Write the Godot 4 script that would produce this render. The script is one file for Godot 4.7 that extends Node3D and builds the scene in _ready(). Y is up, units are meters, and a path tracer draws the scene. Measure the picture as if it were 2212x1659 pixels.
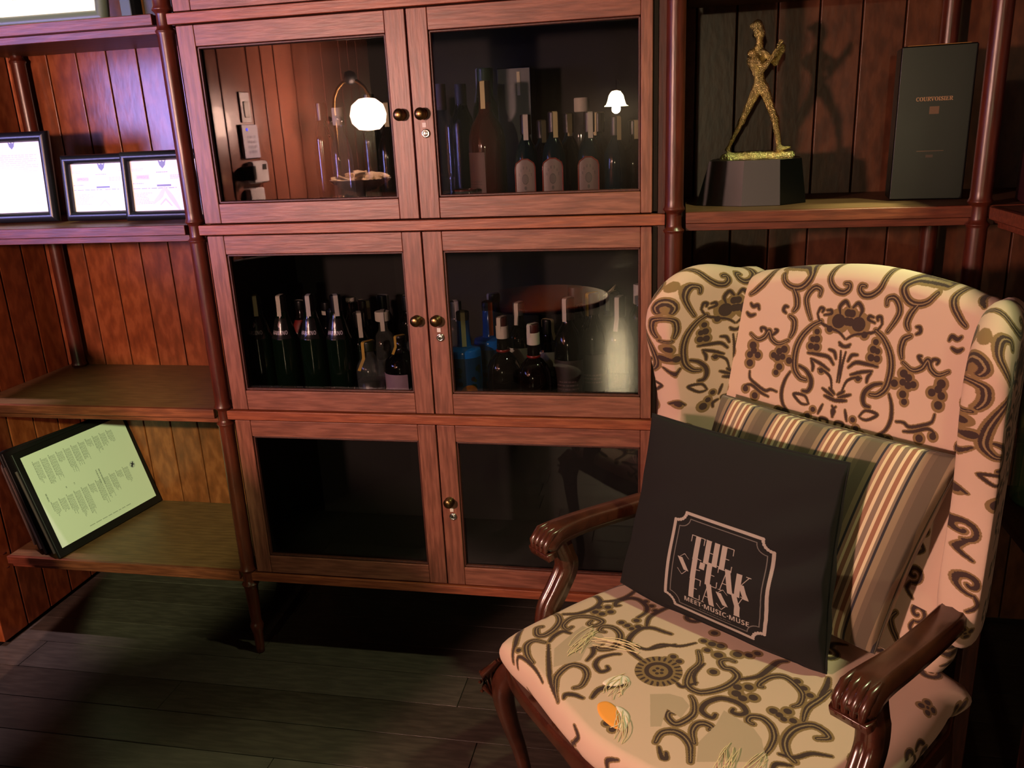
extends Node3D

# lamps of the place: position, aim, energy, half cone angle
const DOWNLIGHTS := [
	[Vector3(0.25, 1.95, 2.9), Vector3(-1.05, 0.34, -0.2), 14.0, 7.6],
	[Vector3(1.42, 2.76, 0.6), Vector3(0.95, 0.7, 0.2), 2.6, 30.0],
	[Vector3(1.5, 2.7, 0.3), Vector3(1.17, 1.0, 0.0), 7.0, 14.0],
	[Vector3(-0.85, 2.76, 0.55), Vector3(-0.98, 1.8, -0.12), 1.6, 17.0],
	[Vector3(-0.25, 2.76, 1.0), Vector3(-0.27, 0.0, 0.75), 2.6, 12.0],
]
const LAMP := 5.2
const LAMP_COLOR := Color(1.0, 0.77, 0.69)
const LAMP_GLOW := 60.0
const PASSAGE := 14.0
const PASSAGE_GLOW := 3.5

func _ready() -> void:
	# camera
	var cam := Camera3D.new()
	cam.name = "camera"
	cam.fov = 49.73
	cam.near = 0.05
	cam.far = 60.0
	cam.transform = Transform3D(Basis(Vector3.UP, 0.2059) * Basis(Vector3.RIGHT, -0.2972) * Basis(Vector3.BACK, -0.0459), Vector3(0.5835, 1.3901, 1.8499))
	add_child(cam)
	cam.current = true
	# a closed room at night: no sky light
	var env := Environment.new()
	env.background_mode = Environment.BG_COLOR
	env.background_color = Color(0, 0, 0)
	env.tonemap_mode = Environment.TONE_MAPPER_LINEAR
	env.tonemap_exposure = 1.0
	env.sdfgi_enabled = true
	env.ssao_enabled = true
	env.ssil_enabled = true
	var we := WorldEnvironment.new()
	we.name = "environment"
	we.environment = env
	add_child(we)
	# greenish white spots: ceiling downlights and an unseen lower one for the drinks lists
	for q in DOWNLIGHTS:
		var s := SpotLight3D.new()
		s.name = "downlight"
		s.light_color = Color(0.95, 1.0, 0.74)
		s.light_energy = q[2]
		s.spot_angle = q[3]
		s.spot_angle_attenuation = 0.6
		s.spot_range = 12.0
		s.spot_attenuation = 2.0
		s.light_size = 0.04
		s.shadow_enabled = true
		add_child(s, true)
		s.look_at_from_position(q[0], q[1], Vector3(0.01, 0, 1))
	# violet-white wash in the passage on the left
	var a := AreaLight3D.new()
	a.name = "passage_light"
	a.area_size = Vector2(1.3, 0.7)
	a.light_color = Color(0.66, 0.64, 1.0)
	a.light_energy = PASSAGE
	a.shadow_enabled = true
	add_child(a)
	a.look_at_from_position(Vector3(-2.5, 1.5, 1.9), Vector3(-0.9, 1.4, -0.3))

	# unseen spot added high by the left wall to light a floor patch
	var cv := SpotLight3D.new()
	cv.name = "floor_patch_light"
	cv.light_color = Color(0.95, 0.84, 0.88)
	cv.light_energy = 5.0
	cv.spot_angle = 40.0
	cv.spot_angle_attenuation = 0.5
	cv.spot_range = 10.0
	cv.spot_attenuation = 2.0
	cv.light_size = 0.03
	cv.shadow_enabled = true
	add_child(cv)
	cv.look_at_from_position(Vector3(-1.318, 2.7, 0.2), Vector3(-1.3, 0, 0.25), Vector3(1, 0, 0))

	make_materials()
	make_prints()
	build_room()
	build_cabinet()
	build_shelves()
	build_room_behind()
	build_shelf_things()
	build_bottles()
	build_armchair()
	build_cushions()

# ---------------------------------------------------------------- mesh buffer
class B:
	var v := PackedVector3Array()
	var n := PackedVector3Array()
	var uv := PackedVector2Array()
	var ix := PackedInt32Array()

	# A grid of points; sgn 0 turns the normals away from each row's middle, hint turns them towards a direction.
	func patch(rows: Array, wrap := false, sgn := 0, hint := Vector3.ZERO) -> B:
		var rn := rows.size()
		var cn: int = rows[0].size()
		var cc := cn + (1 if wrap else 0)
		var base := v.size()
		var nn := PackedVector3Array()
		nn.resize(rn * cc)
		var score := 0.0
		for i in rn:
			var row: PackedVector3Array = rows[i]
			var up: PackedVector3Array = rows[mini(i + 1, rn - 1)]
			var dn: PackedVector3Array = rows[maxi(i - 1, 0)]
			var mid := Vector3.ZERO
			if sgn == 0 and hint == Vector3.ZERO:
				for p in row:
					mid += p
				mid /= cn
			for j in cc:
				var jj := j % cn
				var a := row[(jj + 1) % cn] if wrap else row[mini(jj + 1, cn - 1)]
				var b := row[(jj + cn - 1) % cn] if wrap else row[maxi(jj - 1, 0)]
				var nv := (a - b).cross(up[jj] - dn[jj])
				nn[i * cc + j] = nv.normalized() if nv.length() > 1e-12 else Vector3.ZERO
				if hint != Vector3.ZERO:
					score += nv.dot(hint)
				elif sgn == 0:
					score += nv.dot(row[jj] - mid)
		var s := float(sgn) if sgn != 0 else (1.0 if score >= 0 else -1.0)
		for i in rn:
			var row: PackedVector3Array = rows[i]
			for j in cc:
				var q := nn[i * cc + j]
				if q == Vector3.ZERO:
					var k := i + 1 if i < rn / 2 else i - 1
					k = clampi(k, 0, rn - 1)
					for jj in cc:
						q += nn[k * cc + jj]
					q = q.normalized()
				v.append(row[j % cn])
				n.append(q * s)
				uv.append(Vector2(float(j) / maxf(cc - 1, 1), 1.0 - float(i) / maxf(rn - 1, 1)))
		for i in rn - 1:
			for j in cc - 1:
				var a := base + i * cc + j
				if s > 0:
					ix.append_array(PackedInt32Array([a, a + cc, a + 1, a + 1, a + cc, a + cc + 1]))
				else:
					ix.append_array(PackedInt32Array([a, a + 1, a + cc, a + 1, a + cc + 1, a + cc]))
		return self

	func fan(ring: PackedVector3Array, normal: Vector3) -> B:
		var c := Vector3.ZERO
		for p in ring:
			c += p
		c /= ring.size()
		var base := v.size()
		v.append(c); n.append(normal); uv.append(Vector2(0.5, 0.5))
		for p in ring:
			v.append(p); n.append(normal); uv.append(Vector2(0.5, 0.5))
		var k := ring.size()
		for j in k:
			var a := base + 1 + j
			var b := base + 1 + (j + 1) % k
			if (v[a] - c).cross(v[b] - c).dot(normal) > 0:
				ix.append_array(PackedInt32Array([base, b, a]))
			else:
				ix.append_array(PackedInt32Array([base, a, b]))
		return self

	func tri(a: Vector3, b: Vector3, c: Vector3, na: Vector3, nb: Vector3, nc: Vector3) -> void:
		var k := v.size()
		v.append_array(PackedVector3Array([a, b, c]))
		n.append_array(PackedVector3Array([na, nb, nc]))
		uv.append_array(PackedVector2Array([Vector2(0, 0), Vector2(1, 0), Vector2(0, 1)]))
		if (b - a).cross(c - a).dot(na + nb + nc) > 0:
			ix.append_array(PackedInt32Array([k, k + 2, k + 1]))
		else:
			ix.append_array(PackedInt32Array([k, k + 1, k + 2]))

	func face(a: Vector3, b: Vector3, c: Vector3, d: Vector3, normal: Vector3) -> B:
		var k := v.size()
		v.append_array(PackedVector3Array([a, b, c, d]))
		n.append_array(PackedVector3Array([normal, normal, normal, normal]))
		uv.append_array(PackedVector2Array([Vector2(0, 1), Vector2(1, 1), Vector2(1, 0), Vector2(0, 0)]))
		if (b - a).cross(c - a).dot(normal) > 0:
			ix.append_array(PackedInt32Array([k, k + 2, k + 1, k, k + 3, k + 2]))
		else:
			ix.append_array(PackedInt32Array([k, k + 1, k + 2, k, k + 2, k + 3]))
		return self

	# A box whose edges are rounded by e.
	func box(c: Vector3, s: Vector3, e := 0.002, t := Transform3D.IDENTITY) -> B:
		var h := s / 2.0
		e = minf(e, minf(h.x, minf(h.y, h.z)) * 0.9)
		var P := func(sx: float, sy: float, sz: float, ax: int) -> Vector3:
			var q := Vector3(sx * (h.x - e), sy * (h.y - e), sz * (h.z - e))
			q[ax] += e * [sx, sy, sz][ax]
			return t * (c + q)
		var A := [t.basis.x.normalized(), t.basis.y.normalized(), t.basis.z.normalized()]
		for ax in 3:
			var b1 := (ax + 1) % 3
			var b2 := (ax + 2) % 3
			for sg in [-1.0, 1.0]:
				var pts := []
				for k in [[-1.0, -1.0], [1.0, -1.0], [1.0, 1.0], [-1.0, 1.0]]:
					var w := [0.0, 0.0, 0.0]
					w[ax] = sg; w[b1] = k[0]; w[b2] = k[1]
					pts.append(P.call(w[0], w[1], w[2], ax))
				face(pts[0], pts[1], pts[2], pts[3], A[ax] * sg)
			for s1 in [-1.0, 1.0]:
				for s2 in [-1.0, 1.0]:
					var q := []
					for s3 in [-1.0, 1.0]:
						for m in [b1, b2]:
							var w := [0.0, 0.0, 0.0]
							w[ax] = s3; w[b1] = s1; w[b2] = s2
							q.append(P.call(w[0], w[1], w[2], m))
					tri(q[0], q[1], q[2], A[b1] * s1, A[b2] * s2, A[b1] * s1)
					tri(q[1], q[3], q[2], A[b2] * s2, A[b2] * s2, A[b1] * s1)
		for s0 in [-1.0, 1.0]:
			for s1 in [-1.0, 1.0]:
				for s2 in [-1.0, 1.0]:
					tri(P.call(s0, s1, s2, 0), P.call(s0, s1, s2, 1), P.call(s0, s1, s2, 2), A[0] * s0, A[1] * s1, A[2] * s2)
		return self

	# Profile of (radius, height) from bottom to top on the outside; a repeated point is a sharp edge.
	func lathe(pr: Array, seg := 24, t := Transform3D.IDENTITY, sx := 1.0, sz := 1.0) -> B:
		var parts := [[]]
		for k in pr.size():
			if k > 0 and pr[k] == pr[k - 1]:
				parts.append([])
			parts[-1].append(pr[k])
		for q in parts:
			if q.size() < 2:
				continue
			var rows := []
			for p in q:
				var row := PackedVector3Array()
				for j in seg:
					var a := TAU * j / seg
					row.append(t * Vector3(cos(a) * p.x * sx, p.y, sin(a) * p.x * sz))
				rows.append(row)
			patch(rows, true, -1)
		return self

	# A closed section swept along a path; sc scales the section at each point.
	func sweep(path: Array, sec: PackedVector2Array, sc: Array, up := Vector3.UP, caps := true) -> B:
		var rows := []
		var m := path.size()
		for i in m:
			var t: Vector3 = (path[mini(i + 1, m - 1)] - path[maxi(i - 1, 0)]).normalized()
			var side := up.cross(t).normalized()
			var top := t.cross(side).normalized()
			var w = sc[i] if i < sc.size() else sc[-1]
			var w2 := Vector2(w, w) if not w is Vector2 else w as Vector2
			var row := PackedVector3Array()
			for p in sec:
				row.append(path[i] + side * p.x * w2.x + top * p.y * w2.y)
			rows.append(row)
		patch(rows, true)
		if caps:
			fan(rows[0], (path[0] - path[1]).normalized())
			fan(rows[-1], (path[-1] - path[-2]).normalized())
		return self

	func tube(path: Array, r, seg := 10, up := Vector3(0.13, 0.97, 0.21)) -> B:
		var sec := PackedVector2Array()
		for j in seg:
			sec.append(Vector2(cos(TAU * j / seg), sin(TAU * j / seg)))
		return sweep(path, sec, r if r is Array else [r], up)

	# A padded slab over an outline: lay(x, y, h) puts it in place, h from -1 (behind) to 1 (in front).
	func puff(outline: PackedVector2Array, lay: Callable, edge := 0.12, dome := 0.25) -> B:
		var c := Vector2.ZERO
		for p in outline:
			c += p
		c /= outline.size()
		var ks := []
		for k in 5:
			ks.append([lerpf(0.0, 1.0 - edge, k / 4.0), 1.0])
		for k in 6:
			var a := PI / 2 * (k + 1) / 6.0
			ks.append([1.0 - edge + edge * sin(a), cos(a)])
		var rows := []
		var all := []
		for k in ks.size() - 1:
			all.append([ks[k][0], -1.0 * ks[k][1]])
		all.append([1.0, 0.0])
		for k in range(ks.size() - 2, -1, -1):
			all.append([ks[k][0], ks[k][1]])
		for q in all:
			var row := PackedVector3Array()
			for p in outline:
				var z := c + (p - c) * float(q[0])
				var hh: float = q[1] * (1.0 - dome * q[0] * q[0])
				row.append(lay.call(z.x, z.y, hh))
			rows.append(row)
		patch(rows, true, 1)
		# turn it inside out if the volume is negative
		return self

	func planar(o: Vector3, du: Vector3, dv: Vector3, from := 0) -> B:
		for i in range(from, v.size()):
			uv[i] = Vector2((v[i] - o).dot(du), (v[i] - o).dot(dv))
		return self

	func outward() -> B:
		var vol := 0.0
		for i in range(0, ix.size(), 3):
			vol += v[ix[i]].dot(v[ix[i + 1]].cross(v[ix[i + 2]]))
		if vol > 0.0:
			for i in range(0, ix.size(), 3):
				var a := ix[i]
				ix[i] = ix[i + 1]
				ix[i + 1] = a
			for i in n.size():
				n[i] = -n[i]
		return self

	func mesh(m: Material) -> ArrayMesh:
		var am := ArrayMesh.new()
		var ar := []
		ar.resize(Mesh.ARRAY_MAX)
		ar[Mesh.ARRAY_VERTEX] = v
		ar[Mesh.ARRAY_NORMAL] = n
		ar[Mesh.ARRAY_TEX_UV] = uv
		ar[Mesh.ARRAY_INDEX] = ix
		am.add_surface_from_arrays(Mesh.PRIMITIVE_TRIANGLES, ar)
		am.surface_set_material(0, m)
		return am

# ---------------------------------------------------------------- naming
var M := {}
var taken := {}
var rng := RandomNumberGenerator.new()

func numbered(parent: Node, called: String) -> String:
	var key := str(parent.get_instance_id()) + called
	var k: int = taken.get(key, 0)
	taken[key] = k + 1
	return called if k == 0 else "%s_%03d" % [called, k]

func part(called: String, b: B, m: Material, parent: Node) -> MeshInstance3D:
	var o := MeshInstance3D.new()
	o.name = numbered(parent, called)
	o.mesh = b.mesh(m)
	o.cast_shadow = GeometryInstance3D.SHADOW_CASTING_SETTING_ON
	parent.add_child(o, true)
	return o

func group_part(called: String, parent: Node) -> Node3D:
	var o := Node3D.new()
	o.name = numbered(parent, called)
	parent.add_child(o, true)
	return o

func tag(o: Node, label: String, category: String, group := "") -> void:
	o.set_meta("label", label)
	o.set_meta("category", category)
	if group:
		o.set_meta("group", group)

func thing(called: String, label: String, category: String, at := Vector3.ZERO, turn := 0.0, group := "") -> Node3D:
	var o := Node3D.new()
	o.name = numbered(self, called)
	add_child(o, true)
	o.position = at
	o.rotation.y = turn
	tag(o, label, category, group)
	return o

func copy_of(o: Node3D, called: String, label: String) -> Node3D:
	var c := o.duplicate() as Node3D
	c.name = numbered(self, called)
	add_child(c, true)
	c.set_meta("label", label)
	return c

func struct(called: String, b: B, m: Material) -> MeshInstance3D:
	var o := part(called, b, m, self)
	o.set_meta("kind", "structure")
	return o

func struct_root(called: String) -> Node3D:
	var o := Node3D.new()
	o.name = called
	add_child(o, true)
	o.set_meta("kind", "structure")
	return o

func spline(pts: Array, per := 8) -> Array:
	# Catmull-Rom through the points, which may be Vector2 or Vector3
	var out := []
	for i in pts.size() - 1:
		var a = pts[maxi(i - 1, 0)]
		var b = pts[i]
		var c = pts[i + 1]
		var d = pts[mini(i + 2, pts.size() - 1)]
		for k in per:
			var t := float(k) / per
			out.append(0.5 * ((2.0 * b) + (c - a) * t + (2.0 * a - 5.0 * b + 4.0 * c - d) * t * t + (3.0 * b - a - 3.0 * c + d) * t * t * t))
	out.append(pts[-1])
	return out

func closed_spline(pts: Array, per := 6) -> PackedVector2Array:
	var out := PackedVector2Array()
	var m := pts.size()
	for i in m:
		var a: Vector2 = pts[(i + m - 1) % m]
		var b: Vector2 = pts[i]
		var c: Vector2 = pts[(i + 1) % m]
		var d: Vector2 = pts[(i + 2) % m]
		for k in per:
			var t := float(k) / per
			out.append(0.5 * ((2.0 * b) + (c - a) * t + (2.0 * a - 5.0 * b + 4.0 * c - d) * t * t + (3.0 * b - a - 3.0 * c + d) * t * t * t))
	return out

func round_rect(w: float, h: float, r: float, seg := 4) -> PackedVector2Array:
	var o := PackedVector2Array()
	for q in 4:
		var c := Vector2((w / 2 - r) * [1, -1, -1, 1][q], (h / 2 - r) * [1, 1, -1, -1][q])
		for k in seg + 1:
			var a := PI / 2 * (q + float(k) / seg)
			o.append(c + Vector2(cos(a), sin(a)) * r)
	return o

# ---------------------------------------------------------------- materials
func noise_tex(fr: float, oct: int, ramp: Array, sd: int, size := 512, warp := 0.0) -> NoiseTexture2D:
	var nz := FastNoiseLite.new()
	nz.seed = sd
	nz.noise_type = FastNoiseLite.TYPE_SIMPLEX_SMOOTH
	nz.frequency = fr
	nz.fractal_octaves = oct
	if warp > 0:
		nz.domain_warp_enabled = true
		nz.domain_warp_amplitude = warp
		nz.domain_warp_frequency = fr * 0.6
	var t := NoiseTexture2D.new()
	t.width = size
	t.height = size
	t.seamless = true
	t.noise = nz
	if ramp.size():
		var g := Gradient.new()
		g.offsets = PackedFloat32Array(ramp[0])
		g.colors = PackedColorArray(ramp[1])
		t.color_ramp = g
	return t

var grain_tex := {}
func wood(dark: Color, mid: Color, light: Color, rough: float, scale: Vector3, sd: int, coat := 0.0) -> StandardMaterial3D:
	var m := StandardMaterial3D.new()
	var key := str(dark) + str(light) + str(sd)
	if not grain_tex.has(key):
		grain_tex[key] = noise_tex(0.018, 5, [[0.0, 0.3, 0.5, 0.72, 1.0], [dark.lerp(mid, 0.45), dark.lerp(mid, 0.78), mid, mid.lerp(light, 0.7), mid.lerp(light, 0.3)]], sd)
	if not grain_tex.has("bump"):
		grain_tex["bump"] = noise_tex(0.03, 4, [], 77)
	m.albedo_texture = grain_tex[key]
	m.uv1_triplanar = true
	m.uv1_scale = scale
	m.uv1_offset = Vector3(sd * 0.37, sd * 0.21, sd * 0.13)
	m.roughness = rough
	m.metallic_specular = 0.5
	m.heightmap_enabled = true
	m.heightmap_texture = grain_tex["bump"]
	m.heightmap_scale = 0.02
	if coat > 0:
		m.clearcoat_enabled = true
		m.clearcoat = coat
		m.clearcoat_roughness = 0.18
	return m

func plain(c: Color, rough := 0.6, metal := 0.0, spec := 0.5) -> StandardMaterial3D:
	var m := StandardMaterial3D.new()
	m.albedo_color = c
	m.roughness = rough
	m.metallic = metal
	m.metallic_specular = spec
	return m

func glassy(c: Color, alpha: float, rough := 0.03) -> StandardMaterial3D:
	var m := StandardMaterial3D.new()
	m.transparency = BaseMaterial3D.TRANSPARENCY_ALPHA
	m.albedo_color = Color(c.r, c.g, c.b, alpha)
	m.roughness = rough
	m.metallic_specular = 0.5
	return m

func glow(c: Color, e: float) -> StandardMaterial3D:
	var m := StandardMaterial3D.new()
	m.albedo_color = c
	m.emission_enabled = true
	m.emission = c
	m.emission_energy_multiplier = e
	return m

func printed(img: Image, rough := 0.7) -> StandardMaterial3D:
	var m := StandardMaterial3D.new()
	m.albedo_texture = ImageTexture.create_from_image(img)
	m.roughness = rough
	return m

func make_materials() -> void:
	var v := Vector3(9, 0.9, 9)
	var h := Vector3(0.9, 9, 9)
	var dz := Vector3(9, 9, 0.9)
	var fd := Color(0.29, 0.165, 0.125)
	var fm := Color(0.46, 0.28, 0.22)
	var fl := Color(0.54, 0.345, 0.275)
	M.frame_v = wood(fd, fm, fl, 0.42, v, 3)
	M.frame_h = wood(fd, fm, fl, 0.42, h, 3)
	M.rail = wood(Color(0.32, 0.15, 0.09), Color(0.5, 0.26, 0.165), Color(0.58, 0.33, 0.215), 0.42, h, 8)
	M.case_v = wood(Color(0.14, 0.06, 0.035), Color(0.25, 0.11, 0.065), Color(0.3, 0.14, 0.085), 0.5, v, 5)
	M.inside = plain(Color(0.045, 0.035, 0.03), 0.8)  # near-black: the unlit look of the cabinet interior put into the colour
	M.post = wood(Color(0.16, 0.06, 0.035), Color(0.28, 0.115, 0.075), Color(0.34, 0.145, 0.09), 0.33, v, 11)
	M.shelf = wood(Color(0.26, 0.17, 0.1), Color(0.37, 0.255, 0.16), Color(0.43, 0.3, 0.19), 0.48, h, 14)
	M.shelf_z = wood(Color(0.24, 0.13, 0.075), Color(0.34, 0.2, 0.12), Color(0.4, 0.25, 0.15), 0.48, dz, 14)
	M.shelf_edge = wood(Color(0.24, 0.1, 0.06), Color(0.37, 0.175, 0.11), Color(0.45, 0.23, 0.15), 0.45, h, 16)
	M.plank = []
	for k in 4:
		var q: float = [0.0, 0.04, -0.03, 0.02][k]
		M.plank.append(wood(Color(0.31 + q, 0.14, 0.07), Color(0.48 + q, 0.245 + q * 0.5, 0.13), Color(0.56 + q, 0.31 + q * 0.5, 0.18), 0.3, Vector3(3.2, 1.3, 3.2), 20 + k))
	M.shaded_plank = []  # right-hand boards: that side's dimmer light put into a darker wood colour
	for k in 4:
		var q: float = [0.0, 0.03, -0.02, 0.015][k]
		M.shaded_plank.append(wood(Color(0.2 + q, 0.1, 0.06), Color(0.33 + q, 0.185 + q * 0.5, 0.11), Color(0.39 + q, 0.23 + q * 0.5, 0.14), 0.36, Vector3(3.2, 1.3, 3.2), 60 + k))
	M.groove = plain(Color(0.08, 0.04, 0.025), 0.8)
	M.floor = []
	for k in 4:
		var q: float = [0.0, 0.02, -0.02, 0.035][k]
		M.floor.append(wood(Color(0.18 + q, 0.155 + q, 0.14 + q), Color(0.24 + q, 0.21 + q, 0.19 + q), Color(0.28 + q, 0.245 + q, 0.22 + q), 0.36, Vector3(1.1, 7, 7), 30 + k))
	M.far_floor = plain(Color(0.2, 0.175, 0.16), 0.2)
	M.dark_wall = plain(Color(0.12, 0.07, 0.05), 0.7)
	M.ceiling = plain(Color(0.1, 0.08, 0.07), 0.9)
	M.pane = glassy(Color(0.01, 0.012, 0.01), 0.14, 0.0)
	M.brass = plain(Color(0.5, 0.4, 0.26), 0.28, 1.0)
	M.steel = plain(Color(0.78, 0.77, 0.76), 0.2, 1.0)
	M.chrome = plain(Color(0.9, 0.9, 0.9), 0.06, 1.0)
	M.black_frame = plain(Color(0.075, 0.085, 0.1), 0.35)
	M.black_leather = plain(Color(0.035, 0.032, 0.032), 0.5)
	M.paper = plain(Color(0.86, 0.86, 0.84), 0.7)
	M.gold = plain(Color(0.96, 0.9, 0.62), 0.24, 1.0)
	M.gold.heightmap_enabled = true
	M.gold.heightmap_texture = noise_tex(0.05, 3, [], 9)
	M.gold.heightmap_scale = 0.35
	M.gold.uv1_triplanar = true
	M.gold.uv1_scale = Vector3(14, 14, 14)
	M.black_stone = plain(Color(0.018, 0.024, 0.024), 0.35)
	M.plate = plain(Color(0.3, 0.28, 0.3), 0.4, 0.5)
	M.black_box = plain(Color(0.022, 0.021, 0.02), 0.35)
	M.gilt = plain(Color(0.75, 0.55, 0.32), 0.4, 0.7)
	M.chair_wood = wood(Color(0.14, 0.065, 0.045), Color(0.25, 0.125, 0.085), Color(0.29, 0.15, 0.1), 0.25, Vector3(2, 2, 2), 41, 0.4)
	M.gloss_plank = wood(Color(0.36, 0.22, 0.17), Color(0.50, 0.31, 0.245), Color(0.55, 0.36, 0.28), 0.3, Vector3(5, 0.8, 5), 51, 1.0)
	M.gloss_plank.clearcoat_roughness = 0.04
	M.sticker = plain(Color(0.8, 0.78, 0.74), 0.5)
	M.counter = wood(Color(0.1, 0.05, 0.035), Color(0.2, 0.1, 0.07), Color(0.25, 0.13, 0.09), 0.25, dz, 53, 0.4)
	M.table_top = wood(Color(0.35, 0.14, 0.06), Color(0.55, 0.25, 0.1), Color(0.62, 0.32, 0.14), 0.35, h, 55)
	M.white_plastic = plain(Color(0.82, 0.82, 0.82), 0.35)
	M.dull_metal = plain(Color(0.42, 0.36, 0.34), 0.45, 0.6)

# ---------------------------------------------------------------- the room
const LEVEL := [0.257, 0.729, 1.203, 1.676, 2.15]

func build_room() -> void:
	# floor boards run along the shelves
	var fl := struct_root("floor")
	part("subfloor", B.new().box(Vector3(-0.5, -0.07, 4.2), Vector3(4.6, 0.1, 9.7), 0.002), M.groove, fl)
	var far := B.new()
	var zz := -0.44
	var row := 0
	rng.seed = 5
	while zz < 9.0:
		var w := 0.118
		if zz > 1.6:
			far.box(Vector3(0.13, -0.012, zz + w / 2), Vector3(2.98, 0.02, w - 0.002), 0.0015)
			zz += w
			continue
		var x := -1.6 - rng.randf() * 0.9
		while x < 1.62:
			var ln := 1.05 + rng.randf() * 0.35
			var x0 := maxf(x, -1.6)
			var x1 := minf(x + ln, 1.62)
			if x1 - x0 > 0.02:
				part("plank", B.new().box(Vector3((x0 + x1) / 2, -0.012, zz + w / 2), Vector3(x1 - x0 - 0.0015, 0.02, w - 0.0015), 0.0012), M.floor[rng.randi() % 4], fl)
			x += ln
		zz += w
		row += 1
	var fo := part("far_planks", far, M.far_floor, fl)
	fo.set_meta("kind", "stuff")
	# wall behind the shelves, clad in upright boards with open joints
	var wb := struct_root("wall_back")
	part("backing", B.new().box(Vector3(0.1, 1.4, -0.47), Vector3(3.3, 2.9, 0.08), 0.002), M.groove, wb)
	var k := 0
	for i in range(-22, 11):
		var x0 := 0.714 + i * 0.0965
		if x0 > 1.56 or (x0 > -0.62 and x0 < 0.5):
			continue
		part("plank", B.new().box(Vector3(x0 + 0.048, 1.38, -0.42), Vector3(0.0945, 2.74, 0.02), 0.003), (M.plank if x0 < 0 else M.shaded_plank)[(i * i + 3 * i + 40) % 4], wb)
	part("hidden_cladding", B.new().box(Vector3(-0.02, 1.38, -0.424), Vector3(1.0, 2.74, 0.012), 0.003), M.groove, wb)
	# left wall: boards beside the shelves, a passage, then boards again towards the bar
	var wl := struct_root("wall_left")
	for i in 5:
		part("plank", B.new().box(Vector3(-1.36, 1.38, -0.36 + i * 0.0965), Vector3(0.02, 2.74, 0.0935), 0.003), M.plank[(i * 3 + 1) % 4], wl)
	part("backing", B.new().box(Vector3(-1.41, 1.4, -0.17), Vector3(0.08, 2.9, 0.56), 0.002), M.groove, wl)
	part("backing", B.new().box(Vector3(-1.41, 1.4, 5.13), Vector3(0.08, 2.9, 7.85), 0.002), M.groove, wl)
	part("added_sill", B.new().box(Vector3(-1.41, 0.6, 0.65), Vector3(0.08, 1.2, 1.1), 0.002), M.dark_wall, wl)  # unseen sill added to keep the passage light off the lower doors
	part("header", B.new().box(Vector3(-1.41, 2.55, 0.65), Vector3(0.08, 0.6, 1.1), 0.002), M.dark_wall, wl)
	var z := 1.21
	k = 0
	while z < 3.4:
		var w: float = [0.197, 0.167, 0.261, 0.135, 0.14, 0.21][k % 6]
		part("plank", B.new().box(Vector3(-1.36, 1.38, z + w / 2), Vector3(0.02, 2.74, w - 0.012), 0.003), M.gloss_plank, wl)
		z += w
		k += 1
	# the passage beyond, washed by a violet-white light
	struct("wall_passage", B.new().box(Vector3(-2.6, 1.4, 1.3), Vector3(0.08, 2.9, 4.2), 0.002).box(Vector3(-2.0, 1.4, -0.6), Vector3(1.2, 2.9, 0.08), 0.002).box(Vector3(-2.0, 1.4, 3.3), Vector3(1.2, 2.9, 0.08), 0.002), M.dark_wall)
	var bm := B.new().box(Vector3(-1.25, 2.5, 1.4), Vector3(0.04, 0.62, 3.4), 0.003)  # unseen board added to give the floor patch a straight edge
	struct("light_cutoff_1", bm, M.dark_wall)
	# unseen chest-high panel, added to shade the lower left from the table lamp
	struct("wall_blocker", B.new().box(Vector3.ZERO, Vector3(1.14, 1.0, 0.04), 0.004, Transform3D(Basis(Vector3.UP, -0.961), Vector3(-0.877, 0.5, 0.827))), M.dark_wall)
	var wr := struct_root("wall_right")
	part("backing", B.new().box(Vector3(1.66, 1.4, 4.2), Vector3(0.08, 2.9, 9.5), 0.002), M.groove, wr)
	for i in 16:
		part("plank", B.new().box(Vector3(1.61, 1.38, -0.36 + i * 0.0965), Vector3(0.02, 2.74, 0.0935), 0.003), M.shaded_plank[(i * 5 + 2) % 4], wr)
	struct("wall_far", B.new().box(Vector3(0.1, 1.4, 8.98), Vector3(3.2, 2.9, 0.08), 0.002), M.dark_wall)
	struct("ceiling", B.new().box(Vector3(-0.5, 2.84, 4.2), Vector3(4.6, 0.08, 9.7), 0.002), M.ceiling)

# turned post profile: thick between the shelf levels, necked with rings at each level
func post_profile(foot := true) -> Array:
	var p := []
	var V := func(r: float, y: float) -> void: p.append(Vector2(r, y))
	if foot:
		V.call(0.0, 0.0); V.call(0.011, 0.0); V.call(0.0125, 0.02); V.call(0.0135, 0.06)
		V.call(0.0165, 0.075); V.call(0.019, 0.085); V.call(0.0165, 0.094); V.call(0.0145, 0.1); V.call(0.0165, 0.16); V.call(0.0185, 0.205)
	for k in 4:
		var y: float = LEVEL[k]
		V.call(0.0195, y - 0.044); V.call(0.0228, y - 0.038); V.call(0.0228, y - 0.036); V.call(0.0175, y - 0.031)
		V.call(0.0165, y - 0.025); V.call(0.016, y - 0.002); V.call(0.018, y + 0.002); V.call(0.0232, y + 0.007)
		V.call(0.0232, y + 0.01); V.call(0.0202, y + 0.016); V.call(0.0198, y + 0.03); V.call(0.0198, y + 0.2)
	V.call(0.0198, 2.3); V.call(0.0, 2.3)
	return p

func add_post(x: float, z: float, parent: Node, foot := true) -> void:
	part("post", B.new().lathe(post_profile(foot), 28, Transform3D(Basis(), Vector3(x, 0, z))), M.post, parent)

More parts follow.
